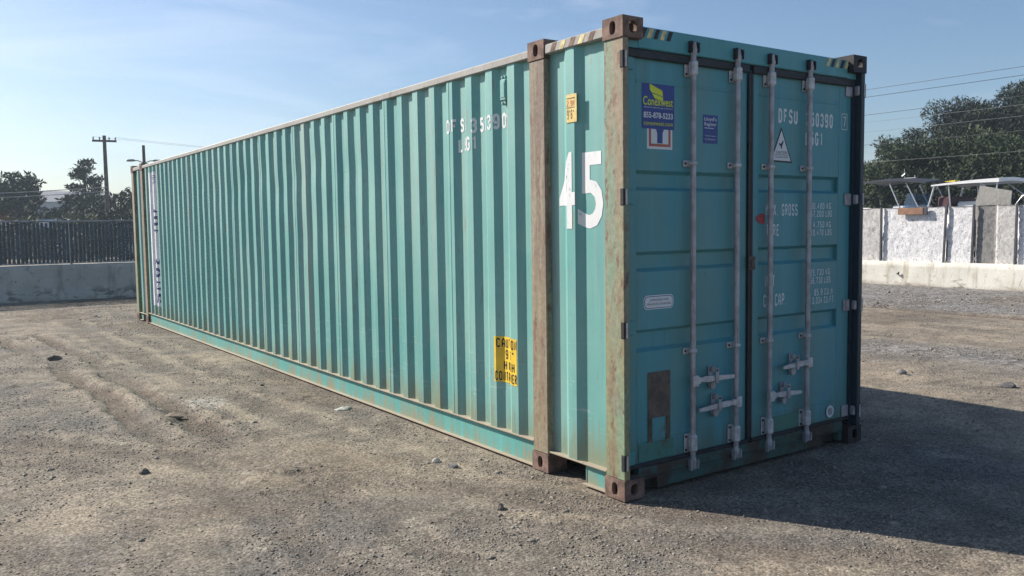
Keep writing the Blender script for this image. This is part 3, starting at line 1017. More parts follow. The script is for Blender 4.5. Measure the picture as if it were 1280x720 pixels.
# ---- roof, floor, far end wall
rf = MB()
nr = 62
prof = []
for k in range(nr):
    y = 0.2 + (L - 0.4) * k / nr
    prof += [(y, 2.862), (y + 0.06, 2.862), (y + 0.085, 2.845), (y + 0.16, 2.845), (y + 0.185, 2.862)]
n = len(prof)
rf.add([(x, y, z) for x in (0.08, W - 0.08) for y, z in prof], [(i, i + 1, n + i + 1, n + i) for i in range(n - 1)])
rf.add([(x, y, z - 0.004) for x in (0.08, W - 0.08) for y, z in prof], [(i + 1, i, n + i, n + i + 1) for i in range(n - 1)])
rf.build('roof_panel', M['side'], box, recalc=False)
MB().box(0.061, W - 0.061, 0.15, L - 0.15, 0.147, 0.175).build('floor_deck', M['dark'], box)
fe = MB()
prof = []
for k in range(8):
    x = 0.07 + (W - 0.14) * k / 8
    prof += [(x, L - 0.03), (x + 0.10, L - 0.03), (x + 0.15, L - 0.075), (x + 0.24, L - 0.075)]
prof.append((W - 0.07, L - 0.03))
n = len(prof)
fe.add([(x, y, z) for z in (0.13, 2.78) for x, y in prof], [(i, i + 1, n + i + 1, n + i) for i in range(n - 1)])
fe.add([(x, y - 0.004, z) for z in (0.13, 2.78) for x, y in prof], [(i + 1, i, n + i, n + i + 1) for i in range(n - 1)])
fe.build('front_wall', M['side'], box, recalc=False)
MB().box(0.16, W - 0.16, L - 0.10, L - 0.004, 2.755, 2.872, 0.006).build('front_header', M['toprail'], box)
MB().box(0.16, W - 0.16, L - 0.10, L - 0.004, 0.010, 0.150, 0.006).build('front_sill', M['rail'], box)

MB().box(0.048, 0.075, 0.05, 0.17, 0.118, 2.779).build('door_jamb', M['shadepost'], box)
MB().box(W - 0.075, W - 0.048, 0.05, 0.17, 0.118, 2.779).build('door_jamb', M['shadepost'], box)
MB().box(0.076, W - 0.076, 0.140, 0.150, 0.15, 2.73).build('back_lining', M['dark'], box)

# ---- door end: header, sill, doors
hd = MB().box(0.1605, W - 0.1605, 0.042, 0.11, 2.735, 2.866, 0.006).box(0.048, 0.1605, 0.048, 0.11, 2.735, 2.777).box(W - 0.1605, W - 0.048, 0.048, 0.11, 2.735, 2.777).build('door_header', M['header'], box)
for s in (0, 1):
    hs = Flat()
    for k in range(5):
        u = (0.175 + 0.055 * k) if s == 0 else (2.010 + 0.055 * k)
        hs.poly([(u, 2.800), (u + 0.034, 2.800), (u + 0.062, 2.860), (u + 0.028, 2.860)], (k + s) % 2)
    hs.bake('hazard_stripes', [M['black'], M['bone']], hd, lambda u, v, mi: (u, 0.0405, v))
sl_ = MB().box(0.1605, W - 0.1605, 0.046, 0.10, 0.092, 0.158, 0.005)
sl_.box(0.320, 2.025, 0.048, 0.10, 0.010, 0.0915, 0.004).box(2.232, W - 0.1605, 0.048, 0.10, 0.010, 0.0915, 0.003)
sl_.box(0.1605, 0.178, 0.048, 0.10, 0.010, 0.0915, 0.003)
sl_ = sl_.build('door_sill', M['sill'], box)
for a_, b_ in ((0.178, 0.320), (2.025, 2.232)):
    MB().box(a_, b_, 0.095, 0.10, 0.010, 0.0915).build('pocket_back', M['dark'], sl_)
MB().box(0.17, W - 0.17, 0.034, 0.0455, 0.088, 0.096, 0.002).build('drip_strip', M['sill'], sl_)

RECESS = 0.042
KD = 1 + RECESS / 3.8
def sink(o):
    me = o.data
    a = np.empty(len(me.vertices) * 3)
    me.vertices.foreach_get('co', a)
    a = a.reshape(-1, 3)
    a[:, 0] = a[:, 0] * KD + 3.47 * (KD - 1)
    a[:, 2] = a[:, 2] * KD - 1.68 * (KD - 1)
    a[:, 1] += RECESS
    me.vertices.foreach_set('co', a.ravel())
    me.update()
GR = [(1.881, 2.005), (1.385, 1.510), (0.890, 1.030)]
YF, YP = 0.030, 0.033         # frame face and panel face
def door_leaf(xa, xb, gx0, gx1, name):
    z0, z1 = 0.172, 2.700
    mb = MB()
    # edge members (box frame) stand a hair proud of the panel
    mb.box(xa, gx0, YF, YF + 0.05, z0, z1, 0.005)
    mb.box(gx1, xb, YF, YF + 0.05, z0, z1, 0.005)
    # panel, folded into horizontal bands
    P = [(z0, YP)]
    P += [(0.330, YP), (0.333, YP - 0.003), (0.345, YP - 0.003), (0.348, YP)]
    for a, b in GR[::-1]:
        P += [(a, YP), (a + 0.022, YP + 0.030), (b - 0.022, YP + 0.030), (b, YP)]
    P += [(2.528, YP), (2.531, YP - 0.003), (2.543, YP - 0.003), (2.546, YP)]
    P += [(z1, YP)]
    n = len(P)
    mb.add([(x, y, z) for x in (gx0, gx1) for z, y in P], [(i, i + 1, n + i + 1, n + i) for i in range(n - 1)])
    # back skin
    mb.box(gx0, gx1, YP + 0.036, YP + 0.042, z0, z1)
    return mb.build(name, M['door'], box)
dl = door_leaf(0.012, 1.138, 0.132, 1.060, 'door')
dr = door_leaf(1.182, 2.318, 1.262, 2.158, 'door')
tag(dl, label='door leaf with the blue company sign and rusty plate')
tag(dr, label='door leaf with the white weight lettering')

def gask(d, xa, xb, inner):
    g = MB()
    g.box(xa - 0.004, xb + 0.004, 0.006, 0.029, 2.668, 2.722, 0.006)
    g.box(xa - 0.004, xb + 0.004, 0.008, 0.029, 0.175, 0.200, 0.005)
    if inner > 0:
        g.box(xb - 0.002, xb + 0.022, 0.012, 0.0285, 0.201, 2.667, 0.004)
    else:
        g.box(xa - 0.021, xa + 0.002, 0.012, 0.0285, 0.201, 2.667, 0.004)
    return g.build('gasket', M['gasket'], d)
gask(dl, 0.012, 1.138, 1)
gask(dr, 1.182, 2.318, -1)
MB().box(1.130, 1.196, -0.001, 0.0085, 1.36, 1.45, 0.003).box(1.148, 1.18, -0.012, -0.0015, 1.375, 1.43, 0.003).build('door_catch', M['plate'], dl)

# hinges: blade on the leaf, lug and pin at the post edge (given on the frame plane, sunk with the leaf)
for z in (2.640, 1.840, 1.048, 0.243):
    for d, sgn, x0, xb in ((dl, 1, -0.034, 0.012), (dr, -1, 2.376, 2.318)):
        h = MB()
        def bx(a, b, y0, y1, za, zb, c, mi=0):
            h.box(a, b, y0, y1, za, zb, c, mi)
        bx(xb + sgn * 0.004, xb + sgn * 0.092, 0.016, 0.0295, z - 0.045, z + 0.045, 0.006)
        bx(x0 + sgn * 0.012, xb + sgn * 0.003, -0.026, 0.018, z - 0.036, z + 0.036, 0.008)
        h.tube([(x0 + sgn * 0.016, -0.044, z - 0.046), (x0 + sgn * 0.016, -0.044, z + 0.046)], 0.007, 8, mi=1)
        bx(x0 - sgn * 0.006, x0 + sgn * 0.030, -0.043, -0.012, z - 0.050, z + 0.050, 0.003, 2)
        h.build('hinge', [M['header'] if sgn > 0 else M['galv'], M['galvlight'], M['dark']], d)

# locking rods with brackets, cams, handles
RODS = [(0.585, dl), (1.000, dl), (1.343, dr), (1.762, dr)]
RY = -0.006
def rod_gear(x, d):
    rod = MB().tube([(x, RY, 0.118), (x, RY, 2.775)], 0.0185, 14).build('locking_rod', M['galv'], d)
    for zc, hh in ((2.645, 0.052), (0.265, 0.062)):
        b = MB()
        b.box(x - 0.048, x + 0.040, 0.020, 0.0285, zc - hh, zc + hh, 0.003)
        b.box(x - 0.027, x + 0.027, -0.032, 0.0195, zc - hh * 0.92, zc + hh * 0.92, 0.012)
        for sx in (-0.038, 0.033):
            for sz in (-0.7, 0.7):
                b.tube([(x + sx, 0.021, zc + sz * hh), (x + sx, 0.0125, zc + sz * hh)], 0.008, 7, mi=1, smooth=False)
        b.build('bearing_bracket', [M['galvlight'], M['darkcast']], d)
    for zc in (2.055, 0.865):
        b = MB()
        b.box(x - 0.060, x + 0.042, 0.021, 0.0285, zc - 0.020, zc + 0.020, 0.002)
        b.box(x - 0.025, x + 0.025, -0.029, 0.0205, zc - 0.016, zc + 0.016, 0.010)
        for sx in (-0.045, 0.034):
            b.tube([(x + sx, 0.022, zc), (x + sx, 0.013, zc)], 0.007, 7, mi=1, smooth=False)
        b.build('guide_bracket', [M['galvlight'], M['darkcast']], d)
    for zc, s in ((2.772, 1), (0.128, -1)):     # cam end and its keeper
        k = MB()
        k.box(x - 0.032, x + 0.030, -0.020, 0.0015, zc + s * 0.022 - 0.012, zc + s * 0.022 + 0.012, 0.004)
        k.box(x - 0.040, x - 0.028, -0.034, 0.0015, zc - 0.035, zc + 0.035, 0.003)
        k.box(x + 0.026, x + 0.038, -0.030, 0.0015, zc - 0.030, zc + 0.030, 0.003)
        k.tube([(x, RY, zc - 0.045 * s), (x, RY, zc - 0.02 * s), (x, RY, zc + 0.03 * s)], [0.020, 0.026, 0.017], 10, mi=1)
        k.build('cam_keeper', [M['darkcast'] if s > 0 else M['galv'], M['galv']], d)
for x, d in RODS:
    rod_gear(x, d)
def handle(x, z, dirn, d, length):
    h = MB()
    s = dirn
    h.box(x - 0.026, x + 0.026, -0.040, -0.0265, z - 0.036, z + 0.036, 0.005)           # hub welded on the rod
    h.box(x + s * 0.018, x + s * 0.052, -0.036, -0.010, z - 0.022, z + 0.022, 0.006)
    # flat lever, drooping a little towards its tip
    pts = []
    for k in range(7):
        t = k / 6
        px = x + s * (0.045 + (length - 0.045) * t)
        half = (0.021 - 0.009 * t) if 0 < k < 6 else 0.010
        pts.append((px, z + 0.004 - 0.012 * t, half))
    poly = [(a, b + c) for a, b, c in pts] + [(a, b - c) for a, b, c in pts[::-1]]
    h.extrude_poly(poly, lambda u, v, dd: (u, dd, v), -0.032, -0.020)
    h.build('lever_handle', M['galvlight'], d)
    cx = x + s * length * 0.52                                                          # catch plate with hasp
    c = MB()
    c.box(cx - 0.020, cx + 0.020, 0.018, 0.0285, z - 0.070, z + 0.075, 0.004)
    c.tube([(cx, 0.0175, z - 0.052), (cx, -0.006, z - 0.052)], 0.026, 12, smooth=False)
    c.tube([(cx, 0.0175, z + 0.055), (cx, -0.010, z + 0.055)], 0.018, 10, smooth=False)
    c.box(cx - 0.014, cx + 0.014, -0.046, -0.0335, z - 0.035, z + 0.065, 0.004)
    c.tube([(cx - 0.006, -0.047, z + 0.052), (cx - 0.006, -0.035, z + 0.052)], 0.008, 8, mi=1)
    c.build('handle_catch', [M['galv'], M['darkcast']], d)
handle(0.585, 0.672, 1, dl, 0.370)
handle(1.000, 0.485, -1, dl, 0.375)
handle(1.762, 0.672, -1, dr, 0.290)
handle(1.343, 0.478, 1, dr, 0.330)

# plates, patches and streaks on the left leaf
MB().box(0.222, 0.415, 0.026, 0.0325, 0.468, 0.757, 0.002).build('rusty_plate', M['plate'], dl)
for u0 in (0.215, 0.372):
    Flat().poly([(u0, 0.31), (u0 + 0.016, 0.285), (u0 + 0.034, 0.30), (u0 + 0.043, 0.275), (u0 + 0.046, 0.38), (u0 + 0.044, 0.47), (u0 + 0.004, 0.47), (u0 + 0.006, 0.38)]).bake('rust_streak', M['brownrust'], dl, lambda u, v, mi: (u, 0.0298, v))
M['patch'] = paint('greenish patch paint', (0.05, 0.19, 0.17), (0.08, 0.20, 0.15), rust=(0.52, 0.72), rustc=(0.07, 0.06, 0.03), rough=0.7)
MB().box(0.140, 0.445, 0.0255, 0.0315, 0.205, 0.318, 0.002).build('repair_patch', M['patch'], dl)
MB().box(1.40, 1.74, 0.0255, 0.0315, 0.205, 0.312, 0.002).build('repair_patch', M['patch'], dr)

# signs and stickers on the left leaf
DY = YP - 0.0012
def doorp(dep=0.0012):
    return lambda u, v, mi: (u, YP - dep - 0.0011 * mi, v)
s = Flat()
s.rect(0.178, 0.455, 2.258, 2.545, 0)
s.poly([(0.243, 2.528), (0.352, 2.493), (0.356, 2.458), (0.262, 2.476), (0.246, 2.492)], 1)
s.poly([(0.264, 2.471), (0.357, 2.454), (0.358, 2.428), (0.288, 2.441)], 1)
s.text('Conexwest', 0.190, 0.443, 2.398, 2.452, 1, 0.012)
s.text('Rental Portable Storage Containers', 0.196, 0.440, 2.380, 2.391, 2)
s.text('855-878-5233', 0.192, 0.440, 2.322, 2.358, 2, 0.022)
s.text('conexwest.com', 0.196, 0.440, 2.279, 2.301, 1)
sg = s.bake('company_sign', [M['navy'], M['signyellow'], M['dwhite']], dl, doorp())
tag(sg, label='navy sign with yellow container logo and a phone number')
s = Flat()
s.rect(0.222, 0.438, 2.136, 2.2575, 0)
s.rect(0.238, 0.256, 2.152, 2.2570, 1); s.rect(0.404, 0.422, 2.152, 2.2570, 1); s.rect(0.256, 0.404, 2.152, 2.168, 1)
s.rect(0.308, 0.352, 2.172, 2.2570, 2); s.poly([(0.296, 2.2565), (0.308, 2.235), (0.308, 2.2565)], 2); s.poly([(0.352, 2.2565), (0.352, 2.235), (0.364, 2.2565)], 2)
tag(s.bake('logo_sticker', [M['dwhite'], M['red'], M['navy']], dl, doorp(0.0010)), label='white sticker with red frame and blue pillar')
s = Flat()
s.rect(0.714, 0.852, 2.190, 2.372, 0)
s.text("Lloyd's", 0.726, 0.840, 2.328, 2.358, 1, 0.01)
s.text('Register', 0.726, 0.840, 2.296, 2.325, 1, 0.01)
s.rect(0.726, 0.815, 2.286, 2.290, 1)
s.text('Container Inspection', 0.732, 0.836, 2.232, 2.244, 1)
s.text('Certification', 0.732, 0.830, 2.212, 2.224, 1)
tag(s.bake('inspection_sticker', [M['navy'], M['dwhite']], dl, doorp()), label='small blue inspection sticker with white print')
s = Flat()
def rrect(u0, u1, v0, v1, r, n=5):
    P = []
    for cu, cv, a0 in ((u1 - r, v1 - r, 0), (u0 + r, v1 - r, 90), (u0 + r, v0 + r, 180), (u1 - r, v0 + r, 270)):
        P += [(cu + r * math.cos(rad(a0 + 90 * k / n)), cv + r * math.sin(rad(a0 + 90 * k / n))) for k in range(n + 1)]
    return P
s.poly(rrect(0.190, 0.448, 1.150, 1.238, 0.03), 0)
s.poly(rrect(0.196, 0.442, 1.156, 1.232, 0.026), 1)
s.poly(rrect(0.200, 0.438, 1.160, 1.228, 0.024), 2)
s.text('APPROVED FOR', 0.24, 0.40, 1.202, 1.214, 3)
s.text('TRANSPORT UNDER SEAL', 0.212, 0.428, 1.176, 1.188, 3)
tag(s.bake('notice_sticker', [M['dwhite'], M['navy'], M['dwhite'], M['black']], dl, doorp()), label='rounded white notice sticker')

# right leaf
for txt, u0, u1, v0, v1, wt_ in (
    ('DFSU', 1.466, 1.682, 2.362, 2.462, 1.0), ('350390', 1.772, 2.090, 2.356, 2.456, 1.0), ('L5G1', 1.765, 1.978, 2.222, 2.318, 1.0),
    ('MAX. GROSS', 1.335, 1.690, 1.722, 1.806, 0.8), ('30,480 KG', 1.836, 2.078, 1.768, 1.814, 0.8), ('67,200 LBS', 1.836, 2.090, 1.712, 1.758, 0.8),
    ('TARE', 1.345, 1.486, 1.584, 1.664, 0.8), ('4,750 KG', 1.868, 2.078, 1.634, 1.680, 0.8), ('10,470 LBS', 1.840, 2.088, 1.578, 1.624, 0.8),
    ('NET', 1.335, 1.445, 1.230, 1.312, 0.8), ('25,730 KG', 1.838, 2.074, 1.286, 1.334, 0.8), ('56,730 LBS', 1.838, 2.084, 1.228, 1.276, 0.8),
    ('CU. CAP.', 1.320, 1.572, 1.094, 1.180, 0.8), ('85.9 CU.M', 1.890, 2.110, 1.140, 1.190, 0.8), ('3,034 CU.FT', 1.868, 2.122, 1.080, 1.130, 0.8)):
    words = txt.split(' ')
    n_all = sum(len(w_) for w_ in words) + 0.9 * (len(words) - 1)
    pos = 0.0
    for w_ in words:
        ua, ub = u0 + (u1 - u0) * pos / n_all, u0 + (u1 - u0) * (pos + len(w_)) / n_all
        Flat().block(w_, ua, ub - (u1 - u0) / n_all * 0.12, v0, v1, 0, wt_ * 1.35).bake('lettering', M['dwhite'], dr, doorp())
        pos += len(w_) + 0.9
s = Flat()
s.block('7', 2.206, 2.242, 2.372, 2.450, 0, 1.0)
for a in ((2.188, 2.193, 2.352, 2.470), (2.253, 2.258, 2.352, 2.470), (2.193, 2.253, 2.352, 2.357), (2.193, 2.253, 2.465, 2.470)):
    s.rect(*a)
s.bake('check_digit', M['dwhite'], dr, lambda u, v, mi: (u, YF - 0.0012, v))
s = Flat()
T = [(1.499, 2.335), (1.380, 2.095), (1.618, 2.090)]
def inset(T, k):
    c = (sum(p[0] for p in T) / 3, sum(p[1] for p in T) / 3)
    return [(c[0] + (p[0] - c[0]) * k, c[1] + (p[1] - c[1]) * k) for p in T]
s.poly(T[::1], 0)
s.poly(inset(T, 0.86), 1)
s.poly([(1.468, 2.225), (1.492, 2.218), (1.505, 2.232), (1.517, 2.246), (1.520, 2.232), (1.508, 2.210), (1.503, 2.190), (1.494, 2.184), (1.490, 2.202), (1.474, 2.214)], 2)
s.text('CAUTION', 1.440, 1.562, 2.152, 2.170, 2)
s.rect(1.425, 1.575, 2.142, 2.145, 2)
s.text('see terms inside', 1.430, 1.570, 2.124, 2.136, 2)
tag(s.bake('warning_triangle', [M['black'], M['dwhite'], M['black']], dr, doorp()), label='white triangle sticker with a dark bird')
s = Flat()
s.disc(2.085, 0.262, 0.046, 0)
s.disc(2.085, 0.262, 0.030, 1); s.disc(2.085, 0.262, 0.026, 0)
s.bake('round_sticker', [M['dwhite'], M['galv']], dr, lambda u, v, mi: (u, 0.0240 - 0.0008 * mi, v))
s = Flat()
s.poly([(1.225, 1.715), (1.27, 1.735), (1.322, 1.738), (1.326, 1.70), (1.32, 1.665), (1.27, 1.672), (1.235, 1.69)])
s.bake('red_paint_mark', M['redmark'], dr, lambda u, v, mi: (u, YF - 0.002 if u < 1.262 else YF - 0.002, v))

for leaf_ in (dl, dr):
    sink(leaf_)
    for o_ in kids(leaf_):
        sink(o_)

# ---- lettering painted over the corrugations of the long side
def corr(P, dep=0.002):
    return lambda u, v, mi: (prof_x(-u, P) + (dent(-u, v) if P is MAIN else 0) - dep - 0.0012 * mi, -u, v)
cuts_main = sorted(-y for y, x in MAIN)
cuts_end = sorted(-y for y, x in END)
for txt, u0, u1, v0, v1 in (('DFSU', -2.050, -1.768, 2.402, 2.508), ('350390', -1.692, -1.278, 2.376, 2.486), ('7', -1.270, -1.212, 2.360, 2.466), ('L5G1', -1.915, -1.635, 2.250, 2.356)):
    Flat().block(txt, u0, u1, v0, v1, 0, 1.35, 1.9).bake('lettering', M['white'], side, corr(MAIN), [c for c in cuts_main if -2.2 < c < -0.9])
s = Flat()
for k in range(6):
    s.rect(-1.424 + 0.048 * k, -1.424 + 0.048 * (k + 1), 0.535, 0.872, 0)
s.block('CAUTION', -1.398, -1.140, 0.790, 0.860, 1, 1.15, 1.4)
s.block("9'6\"", -1.325, -1.170, 0.708, 0.778, 1, 1.15, 1.4)
s.block('HIGH', -1.345, -1.165, 0.626, 0.696, 1, 1.15, 1.4)
s.block('CONTAINER', -1.412, -1.140, 0.545, 0.615, 1, 1.15, 1.4)
tag(s.bake('caution_sign', [M['yellow'], M['black']], side, corr(MAIN), [c for c in cuts_main if -1.5 < c < -1.0]), label='yellow height caution sign with black print')
s = Flat()
B0, B1 = -12.36, -11.80
for k in range(8):
    u0 = B0 + (B1 - B0) * k / 8
    s.rect(u0, u0 + (B1 - B0) / 8, 0.36, 2.70, 0)
s.block('OONTRANS', -12.075, -11.885, 0.42, 2.16, 1, 1.25, 1.5, turn='down')
s.block('CONTAINER LINES', -12.06, -11.92, 2.20, 2.64, 1, 1.2, turn='down')
tag(s.bake('side_banner', [M['banner'], M['bannerblue']], side, corr(MAIN), [c for c in cuts_main if -12.5 < c < -11.6]), label='white vertical banner with blue letters')
s = Flat()
s.text('4', -0.672, -0.468, 1.655, 2.145, 0, 0.018)
s.text('5', -0.452, -0.235, 1.655, 2.135, 0, 0.018)
s.bake('length_number', M['white'], endp, corr(END), cuts_end)
# small yellow dimension plate standing proud of the rib
pl = MB().box(0.0075, 0.0116, 0.440, 0.545, 2.330, 2.508, 0.001).build('dimension_plate', M['plateyellow'], endp)
s = Flat()
s.block('2.9M', -0.537, -0.462, 2.432, 2.470, 0, 0.9)
s.block("9'6\"", -0.534, -0.466, 2.352, 2.410, 1, 0.9)
s.rect(-0.540, -0.458, 2.480, 2.486, 1); s.rect(-0.540, -0.458, 2.422, 2.426, 1)
s.bake('plate_print', [M['red'], M['plate']], pl, lambda u, v, mi: (0.0064, -u, v))
# little ventilator box
v = MB()
v.box(0.006, 0.046, 1.222, 1.300, 2.560, 2.715, 0.010)
v.box(0.012, 0.046, 1.232, 1.290, 2.535, 2.558, 0.004).box(0.012, 0.046, 1.232, 1.290, 2.717, 2.738, 0.004)
for zz_ in (2.546, 2.728):
    v.tube([(0.013, 1.261, zz_), (0.008, 1.261, zz_)], 0.008, 8, mi=1)
v.box(0.003, 0.0065, 1.238, 1.284, 2.585, 2.690, 0.001)
v.build('ventilator', [M['side'], M['shadepost']], side)

# ================================================================== YARD WALLS AND FENCES
def concrete(name, a, b, dark, crack=True, white=False):
    t = NT(name)
    co = t.coord()
    x, y, z = t.sep(co)
    n1 = t.noise(co, 1.1, 7, 0.62)
    col = t.mix(t.ramp(n1, 0.3, 0.7), a, b)
    st = t.noise(t.map(co, (3, 3, 0.5)), 1.5, 6, 0.65)
    col = t.mix(t.ramp(st, 0.50, 0.70, 0, 0.7), col, dark)
    if crack:
        vd = t.n('ShaderNodeTexVoronoi', feature='DISTANCE_TO_EDGE')
        wob = t.mix(0.12, co, t.noise(co, 3, 3, out=1), 'ADD')
        t.put(vd.inputs['Vector'], wob)
        vd.inputs['Scale'].default_value = 1.3
        cm = t.math('MULTIPLY', t.ramp(vd.outputs['Distance'], 0.014, 0.004, 0, 0.55), t.ramp(t.noise(co, 1.4, 3), 0.54, 0.62))
        col = t.mix(cm, col, scaled(dark, 0.5))
    blot = t.noise(t.map(co, (1, 1, 1.6), (2, 2, 2)), 2.6, 7, 0.68)
    col = t.mix(t.ramp(blot, 0.55, 0.68, 0, 0.55), col, dark)
    col = t.mix(t.ramp(t.math('ADD', z, t.math('MULTIPLY', n1, 0.3)), 0.26, 0.12, 0, 0.5), col, (0.22, 0.18, 0.13))
    lowb = t.math('MULTIPLY', t.ramp(t.noise(t.map(co, (1, 1, 2.2), (4, 4, 1)), 1.6, 5, 0.6), 0.53, 0.60), t.ramp(z, 0.42, 0.12))
    col = t.mix(t.math('MULTIPLY', lowb, 0.8), col, scaled(dark, 0.55))
    sp = t.noise(co, 9, 6, 0.7)
    col = t.mix(t.ramp(sp, 0.61, 0.70, 0, 0.75), col, scaled(dark, 0.6))
    t.bump(t.noise(co, 22, 6), 0.35, 0.02)
    return t.done(col, 0.9)
M['conc_left'] = concrete('grey stained concrete', (0.38, 0.36, 0.33), (0.48, 0.455, 0.415), (0.21, 0.19, 0.165))
M['conc_right'] = concrete('pale stained concrete', (0.56, 0.545, 0.48), (0.68, 0.66, 0.60), (0.30, 0.26, 0.19))

def rough_wall(name, y0, y1, x0, prof, mat, along_y, amp=0.012, step=0.12, seed=0):
    """wall with cross profile [(depth, z)...] from the yard face to the back, uneven surface"""
    n = int(abs(y1 - y0) / step)
    A = np.linspace(y0, y1, n + 1)
    pr = []
    for (d0, z0), (d1, z1) in zip(prof[:-1], prof[1:]):
        k = max(1, int(math.hypot(d1 - d0, z1 - z0) / step))
        for i in range(k):
            pr.append((d0 + (d1 - d0) * i / k, z0 + (z1 - z0) * i / k))
    pr.append(prof[-1])
    V = []
    for a in A:
        for d, z in pr:
            e = amp * 2 * (fbm(np.array(a * 1.7 + 50), np.array(z * 3 + d * 2 + 9), seed, 4) - 0.5)
            spall = max(0.0, float(fbm(np.array(a * 0.8 + 11), np.array(z * 2.2), seed + 7, 3)) - 0.66) * 0.35 if d < 0.2 else 0
            dd = d + float(e) + spall
            V.append((x0 + dd, a, z + float(e) * 0.6) if along_y else (a, x0 + dd, z + float(e) * 0.6))
    m = len(pr)
    F = np.array([(i * m + j, i * m + j + 1, (i + 1) * m + j + 1, (i + 1) * m + j) for i in range(n) for j in range(m - 1)])
    if along_y:
        F = F[:, ::-1]
    return np_mesh(name, np.array(V), F, mat, smooth=False)

lw = rough_wall('concrete_wall', -14, 17.9, 19.92, [(-0.05, -0.2), (-0.03, 0.10), (0.03, 0.25), (0.05, 0.88), (0.33, 0.88), (0.40, -0.2)], M['conc_left'], False, seed=3)
tag(lw, 'low grey stained concrete wall carrying the dark slatted fence', 'wall')
rw = rough_wall('concrete_wall', -14, 20.2, 17.60, [(-0.02, -0.2), (0.0, 0.61), (0.30, 0.61), (0.32, -0.2)], M['conc_right'], True, seed=8)
tag(rw, 'low pale sunlit concrete wall below the white panels', 'wall')

# slatted chain-link fence on the left wall
M['fpost'] = plain('dark fence stake', (0.045, 0.05, 0.065), 0.6)
M['slat'] = plain('dark privacy slats', (0.050, 0.068, 0.088), 0.5, var=0.3, scale=4)
M['gsteel'] = plain('galvanised fence tube', (0.30, 0.31, 0.32), 0.5, 0.5)
fen = empty('slatted_fence', (0, 20.08, 0.88))
tag(fen, 'chain-link fence filled with dark privacy slats on the concrete wall', 'fence')
sb = MB()
rg = random.Random(12)
x = -14.0
while x < 17.8:
    w = 0.066 + rg.uniform(-0.008, 0.008)
    lean = rg.uniform(-0.008, 0.008)
    top = 1.045 + rg.uniform(-0.03, 0.02)
    yy = rg.uniform(-0.006, 0.006)
    v = [(x, yy, 0.02), (x + w, yy, 0.02), (x + w + lean, yy, top), (x + lean, yy, top)]
    v += [(a, b + 0.005, c) for a, b, c in v]
    sb.add(v, [(3, 2, 1, 0), (4, 5, 6, 7), (0, 1, 5, 4), (1, 2, 6, 5), (2, 3, 7, 6), (3, 0, 4, 7)])
    x += 0.091 + (0.014 if rg.random() < 0.10 else 0)
tag(sb.build('slats', M['slat'], fen), kind='stuff')
wr = MB()
for k in range(0, 420):
    x0 = -14 + k * 0.076
    for s_ in (1, -1):
        z = 0.04
        wr.tube([(x0 if s_ > 0 else x0 + 1.0, -0.004 * s_ - 0.008, z), (x0 + 1.0 if s_ > 0 else x0, -0.004 * s_ - 0.008, 1.05)], 0.0011, 3, cap=False)
tag(wr.build('wire_mesh', M['fpost'], fen), kind='stuff')
MB().tube([(-14, 0, 1.07), (17.8, 0, 1.07)], 0.021, 10).build('top_rail', M['gsteel'], fen)
MB().tube([(-14, 0, 0.03), (17.8, 0, 0.03)], 0.014, 8).build('bottom_rail', M['gsteel'], fen)
post0 = MB().tube([(0, 0.03, -0.1), (0, 0.03, 1.09)], 0.030, 10).tube([(0, 0.03, 1.09), (0, 0.03, 1.115), (0, 0.03, 1.125)], [0.034, 0.03, 0.008], 10).build('fence_post', M['gsteel'], fen)
k = 0
for px in np.arange(-12.3, 17.6, 3.02):
    o = post0 if k == 0 else post0.copy()
    if k:
        COL.objects.link(o)
        o.parent = fen
    o.location = (px, 0, 0)
    k += 1

# white panel fence on the right wall
def panel_mat(name, base, fleck, amount):
    t = NT(name)
    co = t.coord()
    n = t.noise(co, 5.5, 9, 0.7, 0.5)
    col = t.mix(t.ramp(n, 0.35, 0.65), scaled(base, 0.86), base)
    f = t.noise(t.map(co, (1, 1, 0.7), (3, 1, 2)), 13, 6, 0.7, 0.3)
    col = t.mix(t.ramp(f, 0.53 - amount, 0.62 - amount, 0, 0.8), col, fleck)
    f2 = t.noise(t.map(co, (1, 1, 1), (8, 5, 1)), 34, 4, 0.7, 0.6)
    col = t.mix(t.ramp(f2, 0.55, 0.63, 0, 0.75), col, fleck)
    t.bump(t.noise(co, 14, 7, 0.7), 0.6, 0.03)
    return t.done(col, 0.85)
M['panel'] = panel_mat('crumpled white panel', (0.70, 0.70, 0.72), (0.26, 0.26, 0.27), -0.01)
M['panel_grey'] = panel_mat('grey toned panel', (0.52, 0.51, 0.50), (0.24, 0.23, 0.22), 0.0)
M['panel_dark'] = panel_mat('dark grey toned panel', (0.23, 0.225, 0.22), (0.12, 0.12, 0.12), 0.04)  # darker grey version of the panel colour
M['fpost'] = plain('dark fence stake', (0.045, 0.05, 0.065), 0.6)
pf = empty('panel_fence', (17.75, 7.5, 0.61))
tag(pf, 'fence of crumpled white panels between dark stakes on the pale wall', 'fence')
